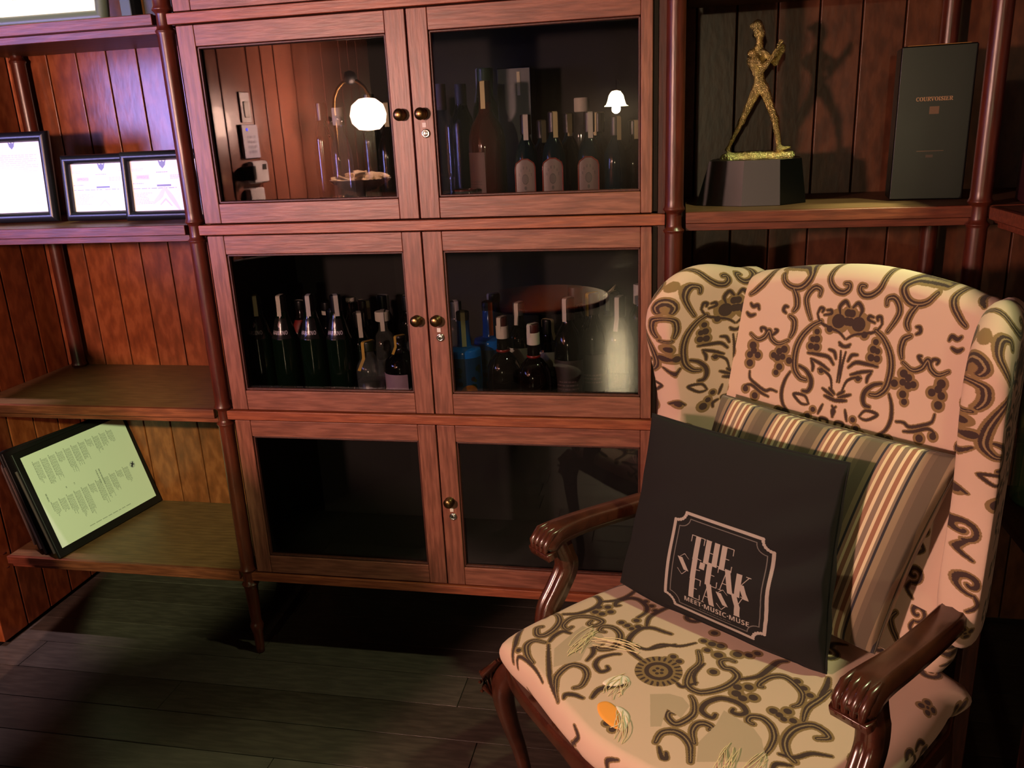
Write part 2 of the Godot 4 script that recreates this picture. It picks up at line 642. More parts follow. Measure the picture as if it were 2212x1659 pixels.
func knob_shape(t: Transform3D) -> B:
	return B.new().lathe([Vector2(0, 0), Vector2(0.0125, 0.0), Vector2(0.0128, 0.002), Vector2(0.0075, 0.004), Vector2(0.0065, 0.008), Vector2(0.0085, 0.011), Vector2(0.0128, 0.0135), Vector2(0.0134, 0.0155), Vector2(0.0125, 0.0175), Vector2(0.011, 0.0178), Vector2(0.0105, 0.019), Vector2(0.007, 0.0218), Vector2(0.0, 0.0228)], 24, t)

# one framed glass door: x0..x1 by y0..y1, glass opening g0..g1 by h0..h1
func make_door(parent: Node, x0: float, x1: float, y0: float, y1: float, g0: float, g1: float, h0: float, h1: float, knob_x: float, knob_y: float, lock: bool) -> void:
	var d := group_part("door", parent)
	var t := 0.02
	part("stile", B.new().box(Vector3((x0 + g0) / 2, (y0 + y1) / 2, -t / 2), Vector3(g0 - x0, y1 - y0, t), 0.0018), M.frame_v, d)
	part("stile", B.new().box(Vector3((x1 + g1) / 2, (y0 + y1) / 2, -t / 2), Vector3(x1 - g1, y1 - y0, t), 0.0018), M.frame_v, d)
	part("crossrail", B.new().box(Vector3((g0 + g1) / 2, (y0 + h0) / 2, -t / 2 - 0.0004), Vector3(g1 - g0, h0 - y0, t), 0.0018), M.frame_h, d)
	part("crossrail", B.new().box(Vector3((g0 + g1) / 2, (y1 + h1) / 2, -t / 2 - 0.0004), Vector3(g1 - g0, y1 - h1, t), 0.0018), M.frame_h, d)
	var bead := B.new()
	var e := 0.0055
	for s in [0, 1]:
		bead.box(Vector3([g0 + e / 2, g1 - e / 2][s], (h0 + h1) / 2, -0.009), Vector3(e, h1 - h0, 0.01), 0.002)
		bead.box(Vector3((g0 + g1) / 2, [h0 + e / 2, h1 - e / 2][s], -0.009), Vector3(g1 - g0, e, 0.01), 0.002)
	part("glazing_bead", bead, M.case_v, d)
	part("glass_pane", B.new().box(Vector3((g0 + g1) / 2, (h0 + h1) / 2, -0.0155), Vector3(g1 - g0 + 0.004, h1 - h0 + 0.004, 0.003), 0.0004), M.pane, d)
	if knob_x == 0.0:
		return
	part("knob", knob_shape(Transform3D(Basis(Vector3.RIGHT, PI / 2), Vector3(knob_x, knob_y, 0))), M.brass, d)
	if lock:
		part("lock", B.new().lathe([Vector2(0, 0), Vector2(0.0098, 0.0), Vector2(0.0098, 0.002), Vector2(0.0085, 0.0036), Vector2(0.0062, 0.0036), Vector2(0.006, 0.0026), Vector2(0.005, 0.0026), Vector2(0.0048, 0.0036), Vector2(0.0, 0.0038)], 24, Transform3D(Basis(Vector3.RIGHT, PI / 2), Vector3(knob_x + 0.006, knob_y - 0.042, 0))), M.steel, d)
		part("keyhole", B.new().box(Vector3(knob_x + 0.006, knob_y - 0.042, 0.0038), Vector3(0.0016, 0.006, 0.0006), 0.0002), M.black_stone, d)
		part("number_sticker", B.new().box(Vector3(knob_x + 0.003, knob_y - 0.024, 0.0004), Vector3(0.009, 0.01, 0.0008), 0.0002), M.sticker, d)

func build_cabinet() -> void:
	var c := thing("display_cabinet", "tall reddish wooden liquor cabinet with paired glass doors between two turned posts", "cabinet")
	part("side_panel", B.new().box(Vector3(-0.549, 1.24, -0.21), Vector3(0.018, 2.0, 0.38), 0.002), M.case_v, c)
	part("side_panel", B.new().box(Vector3(0.544, 1.24, -0.21), Vector3(0.018, 2.0, 0.38), 0.002), M.case_v, c)
	part("shade_lining", B.new().box(Vector3(-0.538, 1.24, -0.21), Vector3(0.003, 2.0, 0.34), 0.001).box(Vector3(0.533, 1.24, -0.21), Vector3(0.003, 2.0, 0.34), 0.001), M.inside, c)  # dark sheets added to stand in for shade inside the cabinet
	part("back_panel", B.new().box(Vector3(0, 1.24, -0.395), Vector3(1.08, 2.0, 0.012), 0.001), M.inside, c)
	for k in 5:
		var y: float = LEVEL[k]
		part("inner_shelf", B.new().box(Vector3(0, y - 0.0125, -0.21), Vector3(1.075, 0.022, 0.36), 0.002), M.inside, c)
		part("rail", B.new().box(Vector3(-0.0035, y - 0.0128, -0.007), Vector3(1.113, 0.0245, 0.026), 0.002), M.rail, c)
	for k in 4:
		var y0: float = LEVEL[k] + 0.002
		var y1: float = LEVEL[k + 1] - 0.0275
		for s in [-0.5365, 0.5375]:
			part("case_stile", B.new().box(Vector3(s, (y0 + y1) / 2, -0.031), Vector3(0.032, y1 - y0, 0.018), 0.0015), M.case_v, c)
		var g0 := [0.3095, 0.7827, 1.2515, 1.725][k] as float
		var g1 := [0.6575, 1.13, 1.6025, 2.08][k] as float
		var ky := [0.497, 0.967, 1.433, 1.9][k] as float
		make_door(c, -0.5435, -0.0015, y0, y1, -0.5, -0.048, g0, g1, -0.0262 if k > 0 else 0.0, ky, false)
		make_door(c, 0.0015, 0.5245, y0, y1, 0.048, 0.5, g0, g1, 0.0225, ky, true)
	add_post(-0.5715, -0.004, c)
	add_post(0.571, -0.004, c)

func shelf_board(parent: Node, x0: float, x1: float, y: float, z0 := -0.409, z1 := 0.004) -> void:
	part("shelf", B.new().box(Vector3((x0 + x1) / 2, y - 0.0115, (z0 + z1) / 2 - 0.006), Vector3(x1 - x0, 0.021, z1 - z0 - 0.012), 0.001), M.shelf, parent)
	part("edge_strip", B.new().box(Vector3((x0 + x1) / 2, y - 0.0118, z1 - 0.0055), Vector3(x1 - x0, 0.0245, 0.013), 0.002), M.shelf_edge, parent)
	part("apron", B.new().box(Vector3((x0 + x1) / 2, y - 0.0325, z1 - 0.022), Vector3(x1 - x0, 0.017, 0.014), 0.0015), M.shelf_edge, parent)

func build_shelves() -> void:
	var l := thing("open_shelving", "open wooden shelving with four boards to the left of the glass-door cabinet", "shelves")
	for k in 4:
		shelf_board(l, -1.343, -0.5965, LEVEL[k] + 0.001)
	add_post(-1.372, 0.0, l)
	part("post", B.new().lathe(post_profile(true), 20, Transform3D(Basis(), Vector3(-1.288, 0, -0.38))), M.post, l)
	var r := thing("open_shelving", "open wooden shelving behind the armchair carrying the gold statuette", "shelves")
	for k in [1, 2, 3]:
		shelf_board(r, 0.596, 1.598, LEVEL[k] + 0.001)
	add_post(1.176, 0.0, r)
	part("post", B.new().lathe(post_profile(true), 20, Transform3D(Basis(), Vector3(1.19, 0, -0.382))), M.post, r)
	var w := thing("open_shelving", "corner shelf along the right wall running forward from the turned corner post", "shelves")
	for k in [2, 3]:
		var y: float = LEVEL[k] + 0.001
		part("shelf", B.new().box(Vector3(1.395, y - 0.0115, 0.45), Vector3(0.40, 0.021, 0.885), 0.001), M.shelf_z, w)
		part("edge_strip", B.new().box(Vector3(1.1885, y - 0.0118, 0.466), Vector3(0.013, 0.0245, 0.852), 0.002), M.shelf_edge, w)
		part("apron", B.new().box(Vector3(1.207, y - 0.0325, 0.466), Vector3(0.014, 0.017, 0.852), 0.0015), M.shelf_edge, w)
	add_post(1.187, 0.915, w)

# ---------------------------------------------------------------- prints and woven patterns
func new_img(w: int, h: int, c: Color) -> Image:
	var im := Image.create_empty(w, h, false, Image.FORMAT_RGBA8)
	im.fill(c)
	return im

func ink_tri(im: Image, a: Vector2, b: Vector2, c: Vector2, col: Color) -> void:
	var y0 := int(floor(minf(a.y, minf(b.y, c.y))))
	var y1 := int(ceil(maxf(a.y, maxf(b.y, c.y))))
	for y in range(maxi(y0, 0), mini(y1 + 1, im.get_height())):
		var yy := y + 0.5
		var lo := 1e9
		var hi := -1e9
		for e in [[a, b], [b, c], [c, a]]:
			var p: Vector2 = e[0]
			var q: Vector2 = e[1]
			if (p.y <= yy) != (q.y <= yy):
				var x := p.x + (yy - p.y) / (q.y - p.y) * (q.x - p.x)
				lo = minf(lo, x)
				hi = maxf(hi, x)
		if hi > lo:
			im.fill_rect(Rect2i(int(round(lo)), y, maxi(int(round(hi)) - int(round(lo)), 1), 1), col)

func ink_poly(im: Image, pts: PackedVector2Array, col: Color) -> void:
	var t := Geometry2D.triangulate_polygon(pts)
	for i in range(0, t.size(), 3):
		ink_tri(im, pts[t[i]], pts[t[i + 1]], pts[t[i + 2]], col)

func ink_disc(im: Image, c: Vector2, r: float, col: Color) -> void:
	var ri := int(ceil(r))
	for dy in range(-ri, ri + 1):
		var k := r * r - dy * dy
		if k >= 0:
			var w := sqrt(k)
			im.fill_rect(Rect2i(int(round(c.x - w)), int(round(c.y)) + dy, maxi(int(round(2 * w)), 1), 1), col)

func ink_line(im: Image, pts: Array, w0: float, w1: float, col: Color) -> void:
	# a stroke whose width swells from w0 to w1 in its middle and back
	for i in pts.size() - 1:
		var a: Vector2 = pts[i]
		var b: Vector2 = pts[i + 1]
		var st := maxi(int((b - a).length() / maxf(minf(w0, w1) * 0.5, 1.0)), 1)
		for k in st + 1:
			var t := (i + float(k) / st) / (pts.size() - 1)
			ink_disc(im, a.lerp(b, float(k) / st), lerpf(w0, w1, sin(t * PI)) * 0.5, col)

var fonts := {}
func ink_text(im: Image, s: String, box: Rect2, col: Color, family := "Droid Sans", bold := false, slant := 0.0) -> void:
	var key := family + str(bold)
	if not fonts.has(key):
		var f := SystemFont.new()
		f.font_names = PackedStringArray([family])
		f.font_weight = 700 if bold else 400
		fonts[key] = f
	var tm := TextMesh.new()
	tm.text = s
	tm.font = fonts[key]
	tm.font_size = 64
	tm.depth = 0.0
	var ar := tm.get_mesh_arrays()
	if ar.size() == 0 or ar[Mesh.ARRAY_VERTEX] == null:
		return
	var vs: PackedVector3Array = ar[Mesh.ARRAY_VERTEX]
	var id: PackedInt32Array = ar[Mesh.ARRAY_INDEX]
	if vs.size() == 0:
		return
	var lo := Vector2(1e9, 1e9)
	var hi := -lo
	for p in vs:
		lo = lo.min(Vector2(p.x, p.y))
		hi = hi.max(Vector2(p.x, p.y))
	var pts := PackedVector2Array()
	for p in vs:
		var u := (Vector2(p.x, p.y) - lo) / (hi - lo)
		pts.append(Vector2(box.position.x + u.x * box.size.x + slant * u.y * box.size.y, box.position.y + (1.0 - u.y) * box.size.y))
	for i in range(0, id.size(), 3):
		ink_tri(im, pts[id[i]], pts[id[i + 1]], pts[id[i + 2]], col)

func ink_words(im: Image, box: Rect2, lines: int, col: Color, sd: int, centred := false) -> void:
	# body text too small to read in the photograph: rows of word-long dashes
	rng.seed = sd
	var lh := box.size.y / lines
	for i in lines:
		var wide := box.size.x * rng.randf_range(0.55, 1.0)
		var x := box.position.x + ((box.size.x - wide) / 2 if centred else 0.0)
		var end := x + wide
		while x < end:
			var w := rng.randf_range(0.04, 0.14) * box.size.x
			im.fill_rect(Rect2i(int(x), int(box.position.y + i * lh), maxi(int(minf(w, end - x)), 1), maxi(int(lh * 0.45), 1)), col)
			x += w + box.size.x * 0.02

var P := {}
func make_prints() -> void:
	# certificates behind glass: winged crest at the head, red stamp, rows of type, a faint tower
	for k in 3:
		var im := new_img(512, 400 if k < 2 else 620, Color(0.9, 0.89, 0.9))
		var grey := Color(0.35, 0.36, 0.42)
		var pale := Color(0.66, 0.66, 0.75)
		var cx := 250.0
		ink_poly(im, PackedVector2Array([Vector2(cx - 30, 8), Vector2(cx - 12, 26), Vector2(cx, 14), Vector2(cx + 12, 26), Vector2(cx + 30, 8), Vector2(cx + 20, 50), Vector2(cx, 74), Vector2(cx - 20, 50)]), grey)
		if k < 2:
			ink_words(im, Rect2(20, 70, 90, 24), 2, pale, 3 + k)
			ink_words(im, Rect2(380, 74, 110, 12), 1, pale, 4 + k)
			im.fill_rect(Rect2i(46, 116, 100, 36), Color(0.9, 0.74, 0.8))
			ink_text(im, "APPROVED", Rect2(54, 124, 84, 20), Color(0.85, 0.55, 0.64), "Droid Sans", true)
			ink_words(im, Rect2(200, 98, 90, 10), 1, grey, 6)
			ink_words(im, Rect2(300, 124, 180, 34), 3, pale, 7 + k)
			ink_words(im, Rect2(20, 178, 110, 10), 1, grey, 8)
			im.fill_rect(Rect2i(196, 192, 104, 14), grey)
			ink_words(im, Rect2(20, 216, 380, 10), 1, grey, 9 + k)
			ink_words(im, Rect2(26, 250, 140, 90), 8, pale, 10 + k)
			var tower := [Vector2(cx, 214), Vector2(cx - 34, 276), Vector2(cx - 92, 330)]
			ink_line(im, tower, 14, 34, Color(0.78, 0.79, 0.86))
			ink_line(im, [Vector2(cx, 214), Vector2(cx + 40, 280), Vector2(cx + 96, 380)], 14, 34, Color(0.76, 0.77, 0.85))
			ink_line(im, [Vector2(cx - 40, 340), Vector2(cx, 300), Vector2(cx + 40, 350)], 8, 12, Color(0.72, 0.73, 0.82))
		else:
			ink_words(im, Rect2(40, 120, 420, 200), 12, Color(0.83, 0.8, 0.82), 12, true)
			im.fill_rect(Rect2i(390, 500, 70, 46), Color(0.86, 0.76, 0.82))
			ink_words(im, Rect2(60, 400, 300, 120), 8, Color(0.82, 0.79, 0.8), 15)
		P["cert%d" % k] = printed(im, 0.35)
	# framed sheet on the top board: crest and red stamp near its foot
	var top := new_img(512, 360, Color(0.9, 0.9, 0.8))
	ink_words(top, Rect2(40, 40, 420, 200), 11, Color(0.6, 0.6, 0.55), 31, true)
	ink_words(top, Rect2(130, 262, 120, 30), 3, Color(0.5, 0.54, 0.5), 32)
	ink_text(top, "SEAL", Rect2(290, 258, 60, 30), Color(0.78, 0.4, 0.36), "Droid Serif", true)
	P.top_sheet = printed(top, 0.4)
	# drinks list: two columns of priced lines, a round emblem at its right edge
	var mn := new_img(1024, 768, Color(0.85, 0.87, 0.8))
	var tx := Color(0.6, 0.63, 0.58)
	for c in 2:
		var y0 := 60 + c * 345
		for b in 11:
			var x := 74 + b * 74
			var tall := [180, 210, 150, 235, 190, 120, 240, 160, 110, 90, 70][(b * 3 + c * 5) % 11] as int
			rng.seed = 40 + b + c * 20
			for r in 6:
				im_dash(mn, x + r * 10, y0 + (0 if r == 0 else 14), int(tall * rng.randf_range(0.7, 1.0)), 5, tx if r else Color(0.5, 0.52, 0.48))
	for q in [[60, 330, 12, 70], [250, 345, 9, 16], [330, 345, 9, 16], [560, 330, 12, 120], [590, 330, 12, 140]]:
		im_dash(mn, q[0], q[1], q[3], q[2], tx)
	ink_disc(mn, Vector2(925, 424), 30, Color(0.74, 0.76, 0.73))
	ink_poly(mn, PackedVector2Array([Vector2(905, 436), Vector2(920, 420), Vector2(908, 404), Vector2(926, 412), Vector2(944, 396), Vector2(938, 420), Vector2(950, 432), Vector2(930, 430), Vector2(918, 450)]), Color(0.16, 0.14, 0.2))
	ink_words(mn, Rect2(300, 718, 520, 14), 1, tx, 61)
	P.menu = printed(mn, 0.75)
	# armchair cloth
	P.cloth = damask(false)
	P.seat_cloth = damask(true)
	# striped cushion cloth
	var st := new_img(512, 64, Color(0.45, 0.4, 0.33))
	var bands := [[0, 60, Color(0.37, 0.33, 0.27)], [60, 26, Color(0.52, 0.46, 0.36)], [86, 12, Color(0.17, 0.16, 0.19)], [98, 16, Color(0.6, 0.48, 0.4)], [114, 14, Color(0.82, 0.77, 0.62)], [128, 22, Color(0.56, 0.4, 0.31)], [150, 16, Color(0.84, 0.78, 0.64)], [166, 24, Color(0.5, 0.43, 0.37)], [190, 14, Color(0.83, 0.78, 0.64)], [204, 22, Color(0.57, 0.4, 0.31)], [226, 14, Color(0.84, 0.79, 0.65)], [240, 12, Color(0.5, 0.45, 0.38)], [252, 12, Color(0.16, 0.15, 0.18)], [264, 30, Color(0.54, 0.48, 0.38)], [294, 26, Color(0.42, 0.37, 0.3)]]
	var sw := 512.0 / 320.0
	for b in bands:
		st.fill_rect(Rect2i(int(b[0] * sw), 0, int(b[1] * sw) + 1, 64), b[2])
	P.stripes = printed(st, 0.8)
	cloth_feel(P.stripes, 90.0)
	P.logo = logo_print()
	# gift carton: gilt name, square seal, small lines at the foot
	var gb := new_img(256, 640, Color(0.022, 0.022, 0.02))
	var gl := Color(0.66, 0.5, 0.34)
	ink_text(gb, "COURVOISIER", Rect2(62, 206, 128, 17), gl, "Droid Serif", true)
	gb.fill_rect(Rect2i(112, 246, 34, 32), Color(0.38, 0.26, 0.18))
	gb.fill_rect(Rect2i(80, 432, 96, 4), Color(0.3, 0.2, 0.15))
	gb.fill_rect(Rect2i(114, 450, 26, 12), Color(0.24, 0.16, 0.13))
	P.carton = printed(gb, 0.33)

func im_dash(im: Image, x: int, y: int, w_down: int, h_across: int, col: Color) -> void:
	# the list is printed sideways on the board: a line of type runs downwards
	var end := y + w_down
	while y < end:
		var w := rng.randi_range(8, 26)
		im.fill_rect(Rect2i(x, y, h_across, mini(w, end - y)), col)
		y += w + 4

func cloth_feel(m: StandardMaterial3D, scale: float) -> void:
	m.roughness = 0.85
	m.rim_enabled = true
	m.rim = 0.25
	m.rim_tint = 0.6

func logo_print() -> StandardMaterial3D:
	var s := 1024
	var im := new_img(s, s, Color(0.022, 0.022, 0.026))
	var ink := Color(0.6, 0.58, 0.55)
	var dim := Color(0.38, 0.37, 0.36)
	# scalloped double border round the emblem
	var x0 := 300.0
	var x1 := 790.0
	var y0 := 440.0
	var y1 := 965.0
	for q in [[0.0, 17.0, ink], [26.0, 5.0, dim]]:
		var i: float = q[0]
		var r := 52.0
		var pts := []
		for c in [[x0 + i, y0 + i, 0.0], [x1 - i, y0 + i, 1.0], [x1 - i, y1 - i, 2.0], [x0 + i, y1 - i, 3.0]]:
			for k in 7:
				var a: float = PI / 2 * (1.0 + c[2]) - PI / 2 * k / 6.0
				pts.append(Vector2(c[0], c[1]) + Vector2(cos(a), sin(a)) * r)
		pts.append(pts[0])
		ink_line(im, pts, q[1], q[1], q[2])
	# tall fat-face capitals leaning over one another: solid stems, hairline joins
	fat_word(im, "THE", Rect2(400, 540, 225, 125), ink)
	fat_word(im, "SPEAK", Rect2(345, 652, 370, 120), ink)
	fat_word(im, "EASY", Rect2(420, 762, 275, 115), ink)
	ink_text(im, "MEET·MUSIC·MUSE", Rect2(405, 884, 315, 28), ink, "Droid Sans", true)
	ink_words(im, Rect2(480, 924, 160, 8), 1, dim, 4, true)
	return printed(im, 0.9)

# letters on a unit square as strokes: x0, y0, x1, y1, fat(1) or hairline(0)
const FAT := {
	"T": [[0.5, 0, 0.5, 1, 1], [0.02, 0.02, 0.98, 0.02, 0], [0.04, 0.02, 0.04, 0.3, 0], [0.96, 0.02, 0.96, 0.3, 0], [0.3, 0.98, 0.7, 0.98, 0]],
	"H": [[0.22, 0, 0.22, 1, 1], [0.8, 0, 0.8, 1, 1], [0.22, 0.5, 0.8, 0.5, 0], [0.0, 0.02, 0.42, 0.02, 0], [0.58, 0.98, 1.0, 0.98, 0]],
	"E": [[0.28, 0, 0.28, 1, 1], [0.1, 0.02, 0.92, 0.02, 0], [0.28, 0.5, 0.7, 0.5, 0], [0.1, 0.98, 0.92, 0.98, 0], [0.9, 0.02, 0.9, 0.28, 0], [0.92, 0.72, 0.92, 0.98, 0]],
	"S": [[0.2, 0.22, 0.78, 0.74, 1], [0.2, 0.2, 0.5, 0.02, 0], [0.5, 0.02, 0.86, 0.2, 0], [0.78, 0.76, 0.5, 0.98, 0], [0.5, 0.98, 0.12, 0.76, 0]],
	"P": [[0.26, 0, 0.26, 1, 1], [0.26, 0.02, 0.7, 0.05, 0], [0.82, 0.12, 0.8, 0.42, 1], [0.26, 0.54, 0.72, 0.5, 0], [0.06, 0.98, 0.46, 0.98, 0]],
	"A": [[0.46, 0, 0.82, 1, 1], [0.46, 0.0, 0.12, 0.98, 0], [0.22, 0.66, 0.68, 0.66, 0], [0.0, 0.98, 0.24, 0.98, 0]],
	"K": [[0.22, 0, 0.22, 1, 1], [0.42, 0.42, 0.84, 1.0, 1], [0.3, 0.55, 0.86, 0.02, 0], [0.66, 0.02, 1.0, 0.02, 0], [0.02, 0.98, 0.42, 0.98, 0]],
	"Y": [[0.24, 0.0, 0.56, 0.55, 1], [0.56, 0.52, 0.56, 1, 1], [0.56, 0.5, 0.9, 0.02, 0], [0.72, 0.02, 1.0, 0.02, 0], [0.34, 0.98, 0.78, 0.98, 0]],
}

func fat_word(im: Image, s: String, box: Rect2, col: Color) -> void:
	var cw := box.size.x / s.length()
	for i in s.length():
		for k in FAT[s[i]]:
			var a := Vector2(box.position.x + (i + k[0] * 0.96) * cw, box.position.y + k[1] * box.size.y)
			var b := Vector2(box.position.x + (i + k[2] * 0.96) * cw, box.position.y + k[3] * box.size.y)
			var w: float = 13.0 if k[4] == 1 else 2.0
			var d := Vector2(w, 0) if absf(b.y - a.y) > absf(b.x - a.x) * 0.4 else Vector2(0, w)
			ink_poly(im, PackedVector2Array([a - d, a + d, b + d, b - d]), col)

# ---- damask: gold ribbons with dark brown cores on cream, mirrored about the middle
func spiral(c: Vector2, r0: float, r1: float, a0: float, turn: float) -> Array:
	var out := []
	var nn := 26
	for k in nn + 1:
		var t := float(k) / nn
		var r := lerpf(r0, r1, t)
		var a := deg_to_rad(a0 + turn * t)
		out.append(c + Vector2(cos(a), sin(a)) * r)
	return out

# small sprigs and curls where the large motif leaves the ground empty
func fill_gaps(strokes: Array, dots: Array, whole: bool) -> void:
	var pts := PackedVector2Array()
	for q in strokes:
		for k in range(0, q[0].size(), 3):
			pts.append(q[0][k])
	for d in dots:
		pts.append(d[0])
	var kind := 0
	for gy in 15:
		for gx in 15:
			var c := Vector2(36 + gx * 68 + (34 if gy % 2 else 0), 30 + gy * 70)
			if not whole and c.x < 500:
				continue
			if whole and c.x > 480 and c.x < 640 and c.y > 250 and c.y < 420:
				continue
			var near := 1e9
			for p in pts:
				near = minf(near, p.distance_squared_to(c))
			if near < 58.0 * 58.0:
				continue
			kind += 1
			if kind % 3 == 0:
				for k in 4:
					dots.append([c + Vector2(cos(k * 1.57 + 0.6), sin(k * 1.57 + 0.6)) * 17, 8.5])
				dots.append([c, 5.0])
			else:
				var s := 1.0 if kind % 2 == 0 else -1.0
				strokes.append([spiral(c + Vector2(0, -12), 30, 7, 90, s * 400), 12])
				strokes.append([spline([c + Vector2(-6, 18), c + Vector2(s * 14, 44), c + Vector2(-s * 10, 66)], 6), 10])
			for k in 5:
				pts.append(c + Vector2(cos(k * 1.26), sin(k * 1.26)) * 26)

func damask(seat: bool) -> StandardMaterial3D:
	var s := 1024
	var im := new_img(s, s, Color(0.76, 0.66, 0.585))
	var gold := Color(0.48, 0.39, 0.245)
	var dark := Color(0.205, 0.135, 0.12)
	var strokes := []   # [points, width]
	var dots := []      # [centre, radius]
	if seat:
		seat_motif(strokes, dots)
	else:
		back_motif(strokes, dots)
	fill_gaps(strokes, dots, seat)
	for pass_no in 3:
		for q in strokes:
			for mir in ([1.0] if seat else [1.0, -1.0]):
				var pts := []
				for p in q[0]:
					pts.append(Vector2(512 + (p.x - 512) * mir, p.y))
				var w: float = q[1]
				if pass_no == 0:
					ink_line(im, pts, w * 1.35, w * 1.85, gold)
				elif pass_no == 1:
					ink_line(im, pts, w * 0.6, w * 1.1, dark)
				elif w > 13:
					ink_line(im, pts, w * 0.16, w * 0.26, gold.lightened(0.1))
		for d in dots:
			for mir in ([1.0] if seat else [1.0, -1.0]):
				var c := Vector2(512 + (d[0].x - 512) * mir, d[0].y)
				if pass_no == 0:
					ink_disc(im, c, d[1] * 1.75, gold)
				elif pass_no == 1:
					ink_disc(im, c, d[1], dark)
	if seat:
		# beaded medallion
		var mc := Vector2(450, 391)
		ink_disc(im, mc, 62, gold)
		for k in 22:
			var a := TAU * k / 22.0
			ink_line(im, [mc + Vector2(cos(a), sin(a)) * 46, mc + Vector2(cos(a), sin(a)) * 58], 6, 7, dark)
		ink_disc(im, mc, 37, dark)
		ink_disc(im, mc, 25, gold)
		for k in 5:
			ink_disc(im, mc + Vector2(cos(k * 1.26), sin(k * 1.26)) * 11, 5, dark)
		# where the pile has worn away the bare ground cloth shows
		var bare := Color(0.66, 0.585, 0.5)
		ink_poly(im, PackedVector2Array([Vector2(246, 205), Vector2(185, 259), Vector2(162, 353), Vector2(156, 390), Vector2(228, 399), Vector2(267, 384), Vector2(247, 324), Vector2(275, 277), Vector2(260, 237)]), bare)
		ink_poly(im, PackedVector2Array([Vector2(721, 225), Vector2(685, 274), Vector2(676, 344), Vector2(656, 400), Vector2(737, 406), Vector2(771, 392), Vector2(822, 343)]), bare)
		ink_poly(im, PackedVector2Array([Vector2(498, 310), Vector2(529, 346), Vector2(560, 360), Vector2(592, 350), Vector2(606, 303), Vector2(562, 302), Vector2(593, 247), Vector2(577, 228)]), bare)
	var m := printed(im, 0.8)
	cloth_feel(m, 1.0)
	m.rim = 0.15
	return m

func _s(st: Array, w: float, c: Array) -> void:
	var p := []
	for i in range(0, c.size(), 2):
		p.append(Vector2(c[i], c[i + 1]))
	st.append([spline(p, 6), w])

func _d(dt: Array, c: Array) -> void:
	for i in range(0, c.size(), 3):
		dt.append([Vector2(c[i], c[i + 1]), float(c[i + 2])])

func back_motif(st: Array, dt: Array) -> void:
	_s(st, 15, [548, 81, 533, 81, 532, 97, 550, 111, 579, 104, 603, 77, 607, 38, 599, 15])
	_s(st, 15, [632, 130, 632, 111, 653, 105, 672, 123, 679, 149, 667, 182, 651, 212])
	_s(st, 17, [611, 215, 641, 235, 670, 272, 685, 314, 686, 360, 678, 393, 656, 416, 631, 420])
	_s(st, 13, [664, 377, 636, 388, 614, 411, 609, 437, 618, 457, 636, 460])
	_s(st, 10, [695, 404, 710, 436, 716, 480, 705, 519, 677, 547])
	_s(st, 18, [785, 75, 764, 103, 732, 115, 703, 109, 681, 84, 680, 61, 705, 45, 739, 46, 777, 50, 801, 54])
	_s(st, 16, [733, 118, 717, 144, 710, 175, 719, 194])
	_s(st, 10, [747, 204, 758, 195, 754, 182, 743, 182])
	_s(st, 16, [730, 213, 711, 226, 707, 258, 715, 284])
	_s(st, 14, [721, 297, 756, 314, 785, 302, 800, 275, 815, 299, 841, 311, 870, 295])
	_s(st, 9, [790, 291, 777, 280, 768, 269, 778, 266])
	_s(st, 9, [807, 291, 816, 269, 833, 269, 830, 280])
	_s(st, 16, [852, 51, 838, 78, 850, 109, 875, 138, 894, 154])
	_s(st, 11, [853, 203, 860, 190, 877, 196, 888, 187])
	_s(st, 11, [866, 224, 884, 230, 898, 221])
	_s(st, 9, [735, 483, 760, 480, 782, 488, 821, 472, 848, 455, 853, 430])
	_s(st, 9, [765, 507, 798, 498, 839, 478, 864, 485])
	_s(st, 11, [519, 154, 535, 138, 552, 157, 547, 179])
	_s(st, 9, [603, 192, 579, 185, 581, 174, 596, 175])
	_s(st, 9, [628, 189, 621, 171, 609, 173, 612, 183])
	_s(st, 8, [629, 191, 612, 218, 576, 231, 539, 241, 515, 259])
	_s(st, 9, [495, 282, 516, 284, 532, 274])
	_s(st, 9, [534, 329, 544, 308, 564, 303])
	_s(st, 10, [540, 349, 563, 328, 605, 326, 639, 327])
	_s(st, 9, [552, 371, 588, 355, 624, 345])
	_s(st, 7, [503, 301, 508, 348, 508, 404])
	_s(st, 9, [622, 351, 613, 367, 612, 384])
	_s(st, 7, [592, 375, 565, 379, 541, 397, 529, 440])
	_s(st, 9, [518, 446, 539, 430])
	_s(st, 9, [523, 454, 564, 436])
	_s(st, 10, [505, 468, 552, 459])
	_s(st, 8, [554, 490, 566, 524])
	_s(st, 8, [607, 499, 626, 475, 668, 478, 635, 504, 611, 502])
	_s(st, 8, [547, 563, 555, 538, 530, 537, 525, 553])
	_s(st, 9, [568, 546, 586, 556, 585, 572])
	_s(st, 8, [505, 487, 516, 503, 511, 523])
	_d(dt, [548, 205, 24, 506, 202, 14, 519, 174, 13, 575, 235, 11, 619, 251, 10, 615, 276, 12, 630, 279, 10, 612, 303, 12])
	_d(dt, [633, 303, 11, 580, 378, 9, 731, 330, 13, 749, 340, 12, 733, 357, 11, 752, 363, 12, 768, 357, 11, 706, 366, 12])
	_d(dt, [740, 394, 12, 749, 416, 10, 855, 335, 14, 849, 353, 12, 831, 367, 12, 862, 370, 12, 858, 400, 13, 819, 514, 12])
	_d(dt, [860, 496, 11, 619, 564, 14, 603, 541, 10, 587, 515, 9, 696, 546, 11, 718, 547, 11])

